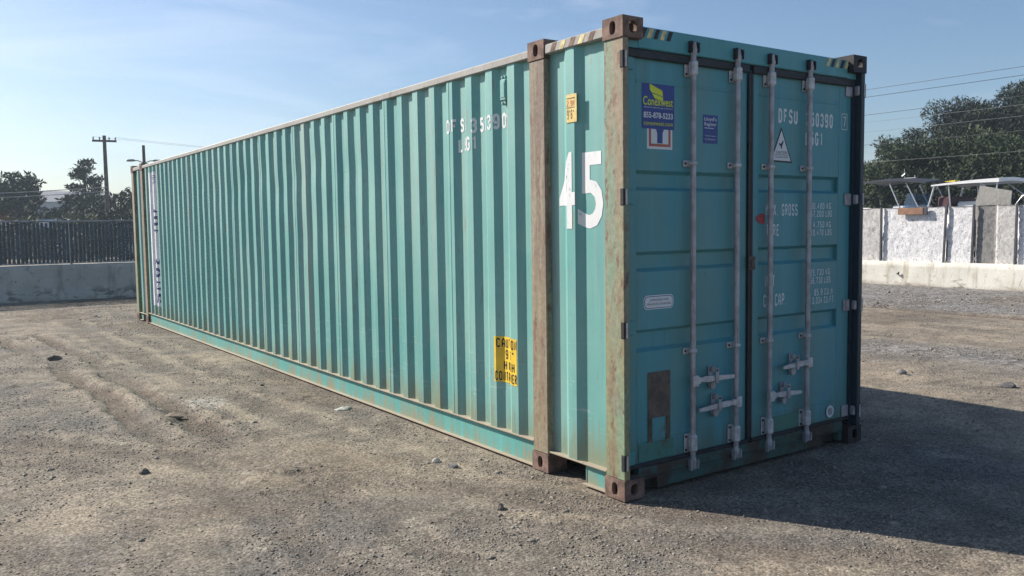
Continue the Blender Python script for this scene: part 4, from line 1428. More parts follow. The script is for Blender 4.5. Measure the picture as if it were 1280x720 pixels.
def fpanel(y0, y1, mat, h=1.40, seed=0, xoff=0.0, label=None):
    y0, y1 = y0 - 7.5, y1 - 7.5
    ny, nz = max(4, int((y1 - y0) / 0.045)), 32
    A, Z = np.meshgrid(np.linspace(y0, y1, ny + 1), np.linspace(0.0, h, nz + 1))
    D = 0.022 * (fbm(A * 4 + 20, Z * 4, seed + 3, 4) - 0.5) + 0.022 * (fbm(A * 14 + 20, Z * 14, seed + 5, 2) - 0.5) + xoff
    Zt = Z + (Z / h) * 0.035 * (fbm(A * 2 + 30, A * 0, seed, 3) - 0.5)
    V = np.concatenate([np.stack([D.ravel(), A.ravel(), Zt.ravel()], 1), np.stack([D.ravel() + 0.025, A.ravel(), Zt.ravel()], 1)])
    m = ny + 1
    ii = np.arange((nz + 1) * m).reshape(nz + 1, m)
    q = np.stack([ii[:-1, :-1], ii[1:, :-1], ii[1:, 1:], ii[:-1, 1:]], -1).reshape(-1, 4)
    q2 = q[:, ::-1] + m * (nz + 1)
    off = m * (nz + 1)
    def rim(a):
        return np.stack([a[:-1], a[1:], a[1:] + off, a[:-1] + off], -1)
    F = np.concatenate([q, q2, rim(ii[-1]), rim(ii[:, 0]), rim(ii[:, -1])])
    o = np_mesh('panel', V, F, mat, pf)
    if label: tag(o, label=label)
PAN = [(-14, -11.6, 'panel'), (-11.6, -9.2, 'panel'), (-9.2, -6.8, 'panel'), (-6.8, -4.4, 'panel_grey'), (-4.4, -2.0, 'panel'), (-2.0, 0.4, 'panel'), (0.4, 2.4, 'panel'), (2.4, 4.2, 'panel'), (4.2, 5.86, 'panel'),
       (5.88, 6.36, 'panel_grey'), (6.37, 6.84, 'panel_dark'), (6.88, 7.52, 'panel'), (7.56, 9.27, 'panel'), (9.31, 11.2, 'panel_grey'), (11.2, 13.6, 'panel'), (13.6, 16, 'panel'), (16, 18.4, 'panel'), (18.4, 20.1, 'panel')]  # last grey panel has its shade put into the colour
for k, (a, b, m_) in enumerate(PAN):
    fpanel(a, b - 0.004, M[m_], seed=k * 5, xoff=0.0 if m_ != 'panel_dark' else 0.02,
           label={'panel_dark': 'narrow dark grey panel', 'panel_grey': 'weathered grey panel'}.get(m_))
for k, (y, tilt) in enumerate([(9.29, 0.0), (7.54, -0.05), (6.86, -0.03), (5.87, -0.02)] + [(yy, 0.0) for yy in (4.2, 2.4, 0.4, -2.0, -4.4, -6.8, 11.2, 13.6, 16.0)]):
    y -= 7.5
    MB().extrude_poly([(y - 0.022 - tilt, 0.0), (y + 0.022 - tilt, 0.0), (y + 0.022, 1.43), (y - 0.022, 1.43)], lambda u, v, d: (d, u, v), -0.075, -0.030).build('stake', M['fpost'], pf)

# a brown board hung on the panels and a grey board leaning behind them
M['brownboard'] = plain('brown board', (0.25, 0.135, 0.085), 0.75, var=0.2, scale=8)
bb = empty('brown_board', (17.66, 8.45, 1.91))
tag(bb, 'short brown wooden board hung on top of the white panel', 'board')
MB().box(-0.03, 0.02, -0.34, 0.34, -0.085, 0.085, 0.006).build('board', M['brownboard'], bb)
MB().box(-0.02, 0.03, -0.44, -0.345, -0.10, 0.09, 0.006).build('end_block', M['fpost'], bb)
M['greyboard'] = panel_mat('grey leaning sheet', (0.36, 0.35, 0.33), (0.24, 0.23, 0.22), 0.0)
gb = MB()
gb.extrude_poly([(7.30, 0.9), (6.25, 0.9), (6.12, 2.34), (6.86, 2.50)], lambda u, v, d: (d + 0.06 * (2.0 - v), u, v), 17.98, 18.01)
tag(gb.build('leaning_board', M['greyboard'], None), 'big grey sheet leaning askew behind the white panels', 'board')

# weed growing from the pale wall
M['weed'] = plain('dark weed leaves', (0.05, 0.055, 0.03), 0.8, var=0.4)
wd = empty('weed', (17.59, 8.72, 0.27))
tag(wd, 'small dark weed growing out of a crack in the pale wall', 'plant')
rg = random.Random(4)
wl = MB()
for k in range(26):
    a, e = rg.uniform(0, 2 * PI), rg.uniform(0.1, 1.3)
    r = rg.uniform(0.04, 0.10)
    dv = Vector((-abs(math.cos(a)) * math.cos(e) * 0.8 - 0.1, math.sin(a) * math.cos(e), math.sin(e)))
    sd = dv.cross(Vector((0.2, 0.1, 1))).normalized() * 0.014
    wl.add([(0, 0, 0), tuple(dv * r * 0.6 + sd), tuple(dv * r), tuple(dv * r * 0.6 - sd)], [(0, 1, 2, 3)])
wl.build('leaves', M['weed'], wd, recalc=False)
MB().tube([(0.03, 0, -0.02), (-0.02, 0, 0.03)], 0.006, 6).build('stem', M['weed'], wd)

# ================================================================== BOATS BEHIND THE RIGHT WALL
M['gel'] = plain('white boat gelcoat', (0.72, 0.72, 0.72), 0.25, var=0.05, bump=0)
M['hullblue'] = plain('dark blue boat hull', (0.03, 0.05, 0.10), 0.3, var=0.1, bump=0)
M['canvas'] = plain('dark canvas canopy', (0.018, 0.022, 0.032), 0.7, var=0.25, scale=5)
M['alu'] = plain('aluminium tube', (0.60, 0.60, 0.62), 0.35, 0.7, var=0.1)
M['engine'] = plain('black engine cowl', (0.02, 0.02, 0.022), 0.35)
M['tyre'] = plain('rubber tyre', (0.02, 0.02, 0.02), 0.85)
M['redseat'] = plain('dark red cushion', (0.07, 0.022, 0.026), 0.6)
M['lifeyellow'] = plain('yellow life vest', (0.62, 0.50, 0.06), 0.7)
def glass_mat():
    t = NT('tinted clear screen')
    t.b.inputs['Transmission Weight'].default_value = 0.85
    t.b.inputs['IOR'].default_value = 1.05
    return t.done((0.30, 0.42, 0.58), 0.05)
M['screen'] = glass_mat()
def hull_mb(Lh, beam, z_keel, z_gun, sheer=0.25):
    mb = MB()
    st = 12
    secs = []
    for i in range(st + 1):
        t = i / st
        y = t * Lh
        half = beam / 2 * (1 - max(0, (t - 0.5) / 0.5) ** 2.2) + 0.01
        zg = z_gun + sheer * t * t
        zk = z_keel + 0.35 * max(0, (t - 0.6) / 0.4) ** 2 * (z_gun - z_keel)
        zc = zk + (zg - zk) * 0.35
        secs.append([(-half, y, zg), (-half * 0.9, y, zc), (0, y, zk), (half * 0.9, y, zc), (half, y, zg), (half * 0.86, y, zg + 0.01), (half * 0.80, y, zg - 0.45), (-half * 0.80, y, zg - 0.45), (-half * 0.86, y, zg + 0.01)])
    n = 9
    v = [p for s_ in secs for p in s_]
    F = [(i * n + j, i * n + (j + 1) % n, (i + 1) * n + (j + 1) % n, (i + 1) * n + j) for i in range(st) for j in range(n)]
    F += [tuple(range(n)), tuple(range(st * n, st * n + n))]
    mb.add(v, F)
    return mb
def trailer(root, Lh, z):
    t = MB()
    t.box(-0.8, -0.72, 0.2, Lh * 0.8, 0.50, 0.60, 0.01).box(0.72, 0.8, 0.2, Lh * 0.8, 0.50, 0.60, 0.01)
    t.box(-0.72, 0.72, 0.4, 0.48, 0.50, 0.58, 0.01).box(-0.72, 0.72, Lh * 0.7, Lh * 0.72 + 0.06, 0.50, 0.58, 0.01)
    t.box(-0.5, -0.42, 0.4, Lh * 0.7, 0.58, z + 0.25, 0.01).box(0.42, 0.5, 0.4, Lh * 0.7, 0.58, z + 0.25, 0.01)
    t.tube([(0, Lh * 0.7, 0.54), (0, Lh + 0.9, 0.54)], 0.05, 8)
    tr_ = t.build('trailer_frame', M['gsteel'], root)
    for sx in (-1, 1):
        w_ = MB().tube([(sx * 0.84, 1.3, 0.32), (sx * 1.04, 1.3, 0.32)], 0.32, 20).tube([(sx * 0.83, 1.3, 0.32), (sx * 1.05, 1.3, 0.32)], 0.17, 14, mi=1)
        w_.build('wheel', [M['tyre'], M['gsteel']], root)

# boat with the dark canopy
ba = empty('boat', (22.3, 10.2, 0), 0)
tag(ba, 'boat with a dark canopy and windscreen behind the white panels', 'boat')
hull_mb(6.2, 2.3, 0.75, 2.02, 0.35).build('hull', M['gel'], ba)
trailer(ba, 6.2, 0.9)
cn = MB()
npt = 9
v = []
for i in range(npt):
    t = i / (npt - 1)
    y = -0.05 + 2.45 * t
    sag = 0.10 * (1 - (2 * t - 1) ** 2)
    for j in range(7):
        q = j / 6 * 2 - 1
        v.append((q * 0.95, y, 2.80 + 0.05 * t + sag + 0.08 * (1 - q * q)))
F = [(i * 7 + j, i * 7 + j + 1, (i + 1) * 7 + j + 1, (i + 1) * 7 + j) for i in range(npt - 1) for j in range(6)]
cn.add(v, F, 0, True)
cn.add([(a, b, c - 0.035) for a, b, c in v], [f[::-1] for f in F], 0, True)
for edge in ([i * 7 for i in range(npt)], [i * 7 + 6 for i in range(npt)], list(range(7)), list(range((npt - 1) * 7, npt * 7))):
    e = [v[i] for i in edge]
    cn.add(e + [(a, b, c - 0.035) for a, b, c in e], [(i, i + 1, len(e) + i + 1, len(e) + i) for i in range(len(e) - 1)])
cn.build('canopy', M['canvas'], ba, recalc=False)
for sx in (-0.85, 0.85):
    MB().tube([(sx, 0.75, 1.95), (sx, 1.15, 2.82)], 0.022, 8).build('canopy_pole', M['alu'], ba)
    MB().tube([(sx, 0.15, 1.95), (sx, 0.62, 2.84)], 0.018, 8).build('canopy_pole', M['alu'], ba)
ws = MB().extrude_poly([(-0.75, 1.7), (0.75, 1.7), (0.62, 2.50), (-0.62, 2.50)], lambda u, vv, d: (u, 0.85 - (vv - 1.7) * 0.35 + d, vv), 0.0, 0.012)
ws.extrude_poly([(0.15, 1.7), (0.85, 1.7), (0.62, 2.50), (0.42, 2.50)], lambda u, vv, d: (-0.78 + d, u, vv), 0.0, 0.012)
ws.build('windscreen', M['screen'], ba)
MB().box(-0.45, 0.45, 0.5, 1.3, 1.55, 2.15, 0.05).build('console', M['gel'], ba)
MB().tube([(0.3, 1.35, 2.98), (0.3, 1.35, 3.32)], 0.008, 6).tube([(0.3, 1.35, 3.02), (0.3, 0.95, 3.02)], 0.008, 6).tube([(0.3, 1.0, 2.98), (0.3, 1.0, 3.1)], 0.015, 6).tube([(0.3, 1.42, 3.08), (0.3, 1.32, 3.16)], 0.03, 8).build('antenna', M['alu'], ba)
MB().box(-0.25, 0.25, -0.55, -0.05, 1.55, 2.10, 0.08).box(-0.1, 0.1, -0.40, -0.10, 0.75, 1.54, 0.03).build('outboard_motor', M['engine'], ba)
for k in range(4):
    MB().tube([(-0.98, -0.15 + 0.2 * k, 1.98), (-0.98, -0.15 + 0.2 * k, 2.06)], 0.018, 6).build('cleat', M['gel'], ba)

# boat with the white hard top
bo = empty('boat', (22.0, 4.3, 0), 0)
tag(bo, 'boat with a white hardtop on slim poles behind the white panels', 'boat')
hull_mb(5.75, 2.3, 0.70, 1.98, 0.06).build('hull', M['gel'], bo)
trailer(bo, 5.75, 0.85)
ht = MB()
v = []
for i in range(9):
    t = i / 8
    y = 3.62 + 1.92 * t
    th = 0.10 - 0.045 * t
    zc = 2.80 - 0.10 * t + 0.02 * math.sin(PI * t)
    for j in range(7):
        q = j / 6 * 2 - 1
        v.append((q * 0.9, y, zc + 0.05 * (1 - q * q)))
nn = len(v)
v2 = [(a, b, c - (0.10 - 0.03 * (b - 3.62))) for a, b, c in v]
F = [(i * 7 + j, i * 7 + j + 1, (i + 1) * 7 + j + 1, (i + 1) * 7 + j) for i in range(8) for j in range(6)]
ht.add(v + v2, F + [tuple(q + nn for q in f[::-1]) for f in F]
       + [(i * 7, (i + 1) * 7, nn + (i + 1) * 7, nn + i * 7) for i in range(8)] + [(i * 7 + 6, nn + i * 7 + 6, nn + (i + 1) * 7 + 6, (i + 1) * 7 + 6) for i in range(8)]
       + [(j, nn + j, nn + j + 1, j + 1) for j in range(6)] + [(56 + j, 57 + j, nn + 57 + j, nn + 56 + j) for j in range(6)], 0, False)
ht.build('hardtop', M['gel'], bo)
for sx in (-0.82, 0.82):
    MB().tube([(sx, 5.68, 1.95), (sx, 5.48, 2.66)], 0.028, 8).build('hardtop_pole', M['alu'], bo)
    MB().tube([(sx, 4.98, 1.95), (sx, 5.06, 2.68)], 0.018, 8).build('hardtop_pole', M['alu'], bo)
    MB().tube([(sx, 3.72, 1.95), (sx, 3.70, 2.74)], 0.020, 8).build('hardtop_pole', M['alu'], bo)
    MB().tube([(sx, 3.25, 2.02), (sx, 4.2, 2.72)], 0.018, 8).build('hardtop_pole', M['alu'], bo)
MB().box(-0.5, 0.5, 4.2, 5.0, 1.5, 2.2, 0.06).build('console', M['gel'], bo)
MB().box(-0.7, 0.7, 5.05, 5.45, 1.9, 2.36, 0.05).build('seat', M['redseat'], bo)
rl = MB()
for sx in (-0.9, 0.9):
    rl.tube([(sx, 0.9, 2.02), (sx, 1.0, 2.30), (sx, 3.0, 2.30), (sx, 3.2, 2.02)], 0.014, 6)
    for y in (1.6, 2.3):
        rl.tube([(sx, y, 2.0), (sx, y, 2.30)], 0.012, 6)
rl.build('side_rail', M['alu'], bo)
MB().box(-0.25, 0.25, -0.5, -0.03, 1.45, 2.05, 0.08).box(-0.1, 0.1, -0.35, -0.08, 0.7, 1.44, 0.03).build('outboard_motor', M['engine'], bo)
lv = MB()
for k in range(5):
    lv.box(-0.35, -0.05, 5.12 + 0.065 * k, 5.17 + 0.065 * k, 2.778 + 0.004 * k, 2.84 - 0.006 * k, 0.014)
tag(lv.build('life_vest', M['lifeyellow']), 'yellow life vest lying on the white boat hardtop', 'life vest').location = (22.0, 4.3, 0)

# ================================================================== TREES
def leaf_mat(name, dark, light):
    t = NT(name)
    col = t.mix(t.attr('tone'), dark, light)
    t.b.inputs['Subsurface Weight'].default_value = 0.0
    return t.done(col, 0.7, spec=0.25)
M['bark'] = plain('bark', (0.07, 0.055, 0.045), 0.95, var=0.4, scale=5, bump=0.5)
M['leaf_pine'] = leaf_mat('pine foliage', (0.018, 0.026, 0.015), (0.055, 0.070, 0.036))
M['leaf_green'] = leaf_mat('green foliage', (0.020, 0.032, 0.015), (0.060, 0.080, 0.038))
M['leaf_dark'] = leaf_mat('dark foliage', (0.012, 0.019, 0.014), (0.034, 0.047, 0.029))
M['leaf_olive'] = leaf_mat('olive shrub foliage', (0.055, 0.060, 0.030), (0.145, 0.145, 0.080))
M['leaf_rusty'] = leaf_mat('reddish shrub foliage', (0.07, 0.045, 0.03), (0.16, 0.10, 0.06))

def foliage(clumps, leaf, per, rg, elong=1.6):
    """clumps: (centre, radii, tone) -> leaf quads spread through each clump's volume"""
    V, F, T = [], [], []
    off = 0
    for c, r, tone in clumps:
        n = max(6, int(per * (r[0] * r[1] * r[2]) ** (2 / 3)))
        d = rg.normal(size=(n, 3))
        d /= np.linalg.norm(d, axis=1)[:, None]
        q = rg.random(n) ** 0.45
        P = np.array(c) + d * q[:, None] * np.array(r)
        a = rg.normal(size=(n, 3)) + d * 0.9 + np.array([0, 0, 0.4])
        a /= np.linalg.norm(a, axis=1)[:, None]
        b = np.cross(a, rg.normal(size=(n, 3)))
        b /= np.linalg.norm(b, axis=1)[:, None] + 1e-9
        s = leaf * rg.uniform(0.6, 1.3, n)
        a = a * (s * elong)[:, None]
        b = b * (s * 0.55)[:, None]
        quad = np.stack([P - a * 0.5, P + b * 0.5 + a * 0.1, P + a * 0.6, P - b * 0.5 + a * 0.1], 1)
        V.append(quad.reshape(-1, 3))
        F.append(np.arange(n * 4).reshape(-1, 4) + off)
        off += n * 4
        T.append(np.repeat(np.clip(tone + rg.normal(0, 0.09, n), 0, 1), 4))
    return np.concatenate(V), np.concatenate(F), np.concatenate(T)

def tree(name, label, x, y, h, crown, seed, mat, leaf=0.3, per=55, style='round', group=None, cat='tree', spread=None, base=0.25, dens=1.0):
    rg = np.random.default_rng(seed)
    root = empty(name, (x, y, 0))
    tag(root, label, cat, group)
    cl = []
    limbs = []
    R = crown
    if style == 'round':
        n = int(70 * dens)
        for k in range(n):
            d = rg.normal(size=3)
            d /= np.linalg.norm(d)
            q = rg.random() ** 0.4
            zc = h * (base + (1 - base) * 0.5)
            hz_ = h * (1 - base) * 0.5
            lump = 0.82 + 0.3 * rg.random()
            c = np.array([d[0] * R * q * lump, d[1] * R * q * lump, zc + d[2] * hz_ * q * 0.92])
            r = R * rg.uniform(0.16, 0.30)
            c[2] = min(c[2], h - r * 0.6)
            cl.append((c, (r, r, r * 0.75), rg.uniform(0.15, 0.85) + 0.12 * d[2]))
            if k % 5 == 0: limbs.append(c)
    elif style == 'pine':
        n = int(16 * dens)
        for k in range(n):
            t = (k + 0.5) / n
            z = h * (base + (1 - base) * t)
            rr_ = R * (1.05 - 0.85 * t) * rg.uniform(0.7, 1.15)
            for j in range(3 + int(4 * (1 - t))):
                a = rg.uniform(0, 2 * PI)
                q = rg.uniform(0.35, 1.0)
                c = np.array([math.cos(a) * rr_ * q, math.sin(a) * rr_ * q, z + rg.uniform(-0.03, 0.03) * h + 0.08 * rr_ * q])
                r = (0.10 * h) * rg.uniform(0.6, 1.1) * (1 - 0.35 * t)
                cl.append((c, (r * 1.15, r * 1.15, r * 0.42), rg.uniform(0.15, 0.85)))
                if rg.random() < 0.6: limbs.append(c)
        cl.append((np.array([0, 0, h * 0.985]), (0.035 * h, 0.035 * h, 0.045 * h), 0.5))
    V, F, T = foliage(cl, leaf, per, rg)
    np_mesh('crown', V, F, mat, root, {'tone': T})
    tk = MB()
    r0_ = 0.022 * h + 0.05
    topz = h * (0.95 if style == 'pine' else 0.72)
    lean = rg.normal(0, 0.02, 2) * h
    tk.tube([(0, 0, -0.2), (lean[0] * .3, lean[1] * .3, topz * .4), (lean[0], lean[1], topz)], [r0_ * 1.25, r0_ * 0.8, r0_ * 0.2], 8)
    for c in limbs[:40]:
        z0 = max(0.12 * h, c[2] - np.hypot(c[0], c[1]) * (0.25 if style == 'pine' else 0.9))
        z0 = min(z0, topz * 0.95)
        f = z0 / topz
        s = (lean[0] * f, lean[1] * f, z0)
        m_ = ((s[0] + c[0]) / 2, (s[1] + c[1]) / 2, (s[2] + c[2]) / 2 - 0.02 * h)
        tk.tube([s, m_, tuple(c)], [r0_ * 0.35, r0_ * 0.22, r0_ * 0.08], 5, cap=False)
    tk.build('trunk', M['bark'], root, recalc=False)
    return root

def polar(az, dist):
    return CAM.x + dist * math.sin(rad(az)), CAM.y + dist * math.cos(rad(az))
def T_(az, dist, el):
    x, y = polar(az, dist)
    return x, y, CAM.z + dist * math.tan(rad(el))

# right: big trees beyond the boats (front row lighter, back row darker and taller)
RT = 'big trees beyond the boat yard'
for k, (lab, az, dist, el, R, mat, dens) in enumerate([
    ('smaller bushy tree showing just beside the container, left of the big trees', 58.2, 52, 5.1, 2.9, 'leaf_green', 0.9),
    ('mid green rounded tree in the front row, between the two boats', 60.9, 46, 4.9, 3.6, 'leaf_green', 1.1),
    ('broad lighter green tree in the front row behind the white hardtop', 64.6, 45, 5.2, 4.0, 'leaf_green', 1.2),
    ('tall dark tree of the back row with the stepped left outline', 63.0, 57, 7.0, 4.4, 'leaf_dark', 2.2),
    ('tallest dark tree at the right, rising highest above the boats', 66.6, 58, 8.0, 5.2, 'leaf_dark', 2.2),
]):
    x, y, h = T_(az, dist, el)
    tree('broadleaf_tree', lab, x, y, h, R, 40 + k, M[mat], leaf=0.115, per=820, style='round', group=RT, base=0.0, dens=dens * 1.35)
for k, (az, dist, el, R, lab) in enumerate([(70.5, 50, 6.6, 4.2, 'dense dark tree just past the right picture edge, next to the tallest tree'), (75, 52, 7.0, 4.5, 'dense dark tree farthest past the right picture edge, last of the row')]):
    x, y, h = T_(az, dist, el)
    tree('broadleaf_tree', lab, x, y, h, R, 60 + k, M['leaf_dark'], leaf=0.22, per=150, style='round', group=RT, base=0.04)
# undergrowth between their trunks
for k, (az, dist, el, R, lab) in enumerate([(59.5, 41, 2.6, 2.4, 'dark shrub under the trees, behind the dark boat canopy'), (62.9, 40, 2.9, 2.6, 'dark shrub under the trees, behind the gap between both boats'), (66.2, 40, 3.0, 2.7, 'dark shrub under the trees, at the right behind the hardtop poles')]):
    x, y, h = T_(az, dist, el)
    tree('shrub', lab, x, y, h, R, 70 + k, M['leaf_dark'], leaf=0.20, per=200, style='round', group='shrubs under the big trees', cat='shrub', base=-0.1, dens=0.7)

# low far-off wood all round the horizon, one mass
def treeline():
    rg = np.random.default_rng(77)
    cl = []
    for az in np.arange(-60, 125, 0.55):
        d = 185 + rg.uniform(-12, 12)
        h = 3.4 + 1.6 * rg.random() + 1.3 * math.sin(az * 0.35) + (1.5 if 15 < az < 55 else 0)
        x, y = polar(az, d)
        for z in (0.25, 0.62):
            cl.append((np.array([x + rg.uniform(-1, 1), y, h * z + 0.4]), (1.9, 1.9, h * 0.34), rg.uniform(0.2, 0.7)))
    V, F, T = foliage(cl, 0.7, 14, rg)
    tag(np_mesh('treeline', V, F, M['leaf_dark'], None, {'tone': T}), kind='stuff')
treeline()

# left: hazy trees beyond the slatted fence
LT = 'trees beyond the slatted fence'
tree('pine_tree', 'tall dark pine with ragged tiered crown beside the utility pole', *T_(8.75, 78, 4.15), 2.9, 11, M['leaf_pine'], leaf=0.24, per=240, style='pine', group=LT, base=0.22, dens=1.35)
tree('pine_tree', 'dark pine with flat-topped crown at the left picture edge', *T_(4.6, 75, 3.45), 2.6, 12, M['leaf_pine'], leaf=0.24, per=240, style='round', group=LT, base=0.55, dens=0.8)
tree('broadleaf_tree', 'dark bushy tree under the flat-topped pine at the left edge', *T_(4.4, 72, 2.35), 3.4, 13, M['leaf_dark'], leaf=0.26, per=130, style='round', group=LT, base=0.0)
tree('broadleaf_tree', 'dark bushy tree directly right of the utility pole', *T_(10.7, 70, 2.75), 2.2, 14, M['leaf_dark'], leaf=0.24, per=140, style='round', group=LT, base=0.0)
tree('broadleaf_tree', 'dark tree half hidden behind the far end of the container', *T_(12.1, 72, 3.15), 2.3, 15, M['leaf_dark'], leaf=0.24, per=140, style='round', group=LT, base=0.0)
tree('broadleaf_tree', 'low dark tree at the foot of the tall ragged pine', *T_(8.9, 72, 2.3), 2.3, 16, M['leaf_dark'], leaf=0.24, per=140, style='round', group=LT, base=0.0)
LS = 'shrubs beyond the slatted fence'
for k, (az, dist, el, R, m_, lab) in enumerate([
    (4.3, 55, 1.25, 1.5, 'leaf_rusty', 'reddish brown shrub above the fence at the left edge'),
    (5.3, 57, 1.35, 1.6, 'leaf_olive', 'rounded olive shrub right of the reddish one above the fence'),
    (6.5, 60, 1.10, 1.6, 'leaf_dark', 'low dark shrub in front of the distant grey building'),
    (8.25, 55, 1.40, 1.4, 'leaf_olive', 'olive shrub below the tall ragged pine above the fence'),
    (9.4, 58, 1.5, 1.7, 'leaf_dark', 'dark shrub at the foot of the utility pole'),
    (11.0, 58, 1.5, 1.9, 'leaf_dark', 'dark shrub between the utility pole and the container'),
    (7.3, 66, 1.45, 1.8, 'leaf_dark', 'dark shrub right of the grey building, left of the pine'),
    (10.0, 64, 2.0, 1.9, 'leaf_dark', 'tall dark shrub right behind the utility pole'),
    (11.6, 66, 2.3, 2.0, 'leaf_dark', 'tall dark shrub under the street lamp beside the container'),
    (8.0, 68, 1.9, 1.9, 'leaf_dark', 'tall dark shrub left of the ragged pine trunk'),
    (5.6, 70, 2.0, 2.0, 'leaf_dark', 'tall dark shrub between the flat-topped pine and the grey building'),
    (2.6, 58, 1.4, 2.2, 'leaf_dark', 'dark shrub past the left picture edge'),
]):
    x, y, h = T_(az, dist, el)
    tree('shrub', lab, x, y, h, R, 90 + k, M[m_], leaf=0.18, per=190, style='round', group=LS, cat='shrub', base=-0.1, dens=0.6)

# far grey building
M['bwall'] = plain('pale building wall', (0.42, 0.42, 0.42), 0.8)
M['broof'] = plain('grey building roof', (0.22, 0.23, 0.25), 0.7)
M['bwin'] = plain('dark building window', (0.03, 0.035, 0.05), 0.2)
bx_, by_ = polar(6.4, 150)
bld = empty('building', (bx_, by_, 0), rad(-6))
tag(bld, 'distant long grey building with a low pitched roof between the trees', 'building')
MB().box(-9, 9, -5, 5, -0.2, 6.2).build('wall', M['bwall'], bld)
MB().extrude_poly([(-5.6, 6.2), (5.6, 6.2), (0, 8.0)], lambda u, v, d: (d, u, v), -9.5, 9.5).build('roof', M['broof'], bld)
for k in range(9):
    MB().box(-8.0 + 1.9 * k, -7.0 + 1.9 * k, -5.08, -5.0, 3.6, 5.4, 0.02).build('window', M['bwin'], bld)

# ================================================================== POLES AND WIRES
M['wood'] = plain('weathered pole timber', (0.10, 0.085, 0.075), 0.9, var=0.3, scale=3)
M['wire'] = plain('power cable', (0.05, 0.05, 0.055), 0.5, bump=0)
M['wirelight'] = plain('bright cable', (0.20, 0.21, 0.22), 0.45, bump=0)
def util_pole(x, y, h, label, rz=0.0, group=None):
    r = empty('utility_pole', (x, y, 0), rz)
    tag(r, label, 'utility pole', group)
    MB().tube([(0, 0, -0.3), (0, 0, h)], [0.17, 0.11], 10).build('pole', M['wood'], r)
    MB().box(-0.72, 0.72, -0.16, -0.05, h - 0.42, h - 0.29, 0.01).build('crossarm', M['wood'], r)
    for sx in (-0.65, -0.28, 0.28, 0.65):
        MB().tube([(sx, -0.10, h - 0.29), (sx, -0.10, h - 0.18), (sx, -0.10, h - 0.10)], [0.03, 0.055, 0.03], 8).build('insulator', M['gsteel'], r)
    return r
px, py, ph = T_(9.84, 62, 5.72)
util_pole(px, py, ph, 'wooden utility pole with a single crossarm beyond the slatted fence', rad(-9))
# street lamp beyond the far end of the container
lx, ly, lh = T_(11.98, 48, 5.2)
lp = empty('street_lamp', (lx, ly, 0), rad(-12))
tag(lp, 'twin-arm street lamp rising behind the far top corner of the container', 'street lamp')
MB().tube([(0, 0, -0.2), (0, 0, lh)], [0.11, 0.075], 10).build('pole', M['wood'], lp)
for sx in (-1, 1):
    zz = lh - 0.78
    MB().tube([(0, 0, zz - 0.12), (sx * 0.30, 0, zz), (sx * 0.50, 0, zz)], 0.025, 8).build('arm', M['gsteel'], lp)
    MB().tube([(sx * 0.40, 0, zz), (sx * 0.52, 0, zz + 0.01), (sx * 0.78, 0, zz), (sx * 0.84, 0, zz - 0.02)], [0.03, 0.065, 0.06, 0.02], 8).build('lamp_head', M['gsteel'], lp)

def cable(a, b, sag, r, label, group, mat='wire', n=28):
    a, b = Vector(a), Vector(b)
    pts = []
    for k in range(n + 1):
        t = k / n
        p = a.lerp(b, t)
        p.z -= sag * 4 * t * (1 - t)
        pts.append(p)
    return tag(MB().tube(pts, r, 5, cap=False).build('power_line', M[mat]), label, 'power line', group)
RW = 'overhead lines on the right above the boats'
for k, (z, xo, lab, m_) in enumerate([
    (7.36, 30.0, 'topmost overhead line on the right, above the boats', 'wire'),
    (7.08, 30.2, 'second overhead line from the top, just under the topmost', 'wire'),
    (6.30, 30.0, 'third overhead line from the top, entering the tree top', 'wire'),
    (6.00, 30.1, 'fourth overhead line from the top, over the dark foliage', 'wirelight'),
    (5.58, 30.0, 'fifth overhead line from the top, bright over the dark foliage', 'wirelight'),
    (5.06, 30.2, 'sixth overhead line from the top, near the small tree top', 'wire'),
    (4.30, 30.0, 'lowest overhead line, crossing the middle of the trees', 'wirelight'),
]):
    cable((xo, 44, z + 0.12), (xo, -14, z + 0.02), 0.22, 0.009 if m_ == 'wire' else 0.0055, lab, RW, m_)
for y, lab in ((44, 'wooden pole carrying the overhead lines, the one hidden behind the container'), (-14, 'wooden pole carrying the overhead lines, the one past the right picture edge')):
    r = empty('utility_pole', (30.1, y, 0))
    tag(r, lab, 'utility pole', 'utility poles behind the boat yard')
    MB().tube([(0, 0, -0.3), (0, 0, 8.6)], [0.17, 0.11], 10).build('pole', M['wood'], r)
    MB().box(-0.9, 0.9, -0.06, 0.06, 7.42, 7.55, 0.01).build('crossarm', M['wood'], r)
# left lines to the wooden pole
pa = Vector((px, py, 0))
LL = 'overhead lines beyond the slatted fence'
dirl = Vector((-1, 0.06, 0)).normalized()
for k, (h0, dz, sag, m_, lab, r) in enumerate([(4.55, -0.9, 0.2, 'wirelight', 'bright upper cable crossing the left trees towards the utility pole', 0.028), (4.28, -0.9, 0.2, 'wirelight', 'bright lower cable crossing the left trees towards the utility pole', 0.022)]):
    a = Vector((px, py - 0.2, h0))
    cable(a, a + dirl * 30 + Vector((0, 0, dz + 0.9 - 0.75)), sag + 0.25, r, lab, LL, m_)
for k, (sx, lab) in enumerate([(-0.65, 'thin cable from the utility pole crossarm, on its left insulator'), (0.65, 'thin cable from the utility pole crossarm, on its right insulator')]):
    a = Vector((px + sx * math.cos(rad(9)), py - 0.1, ph - 0.1))
    cable(a, a + Vector((40, 10, 0.2)), 0.5, 0.006, lab, LL)

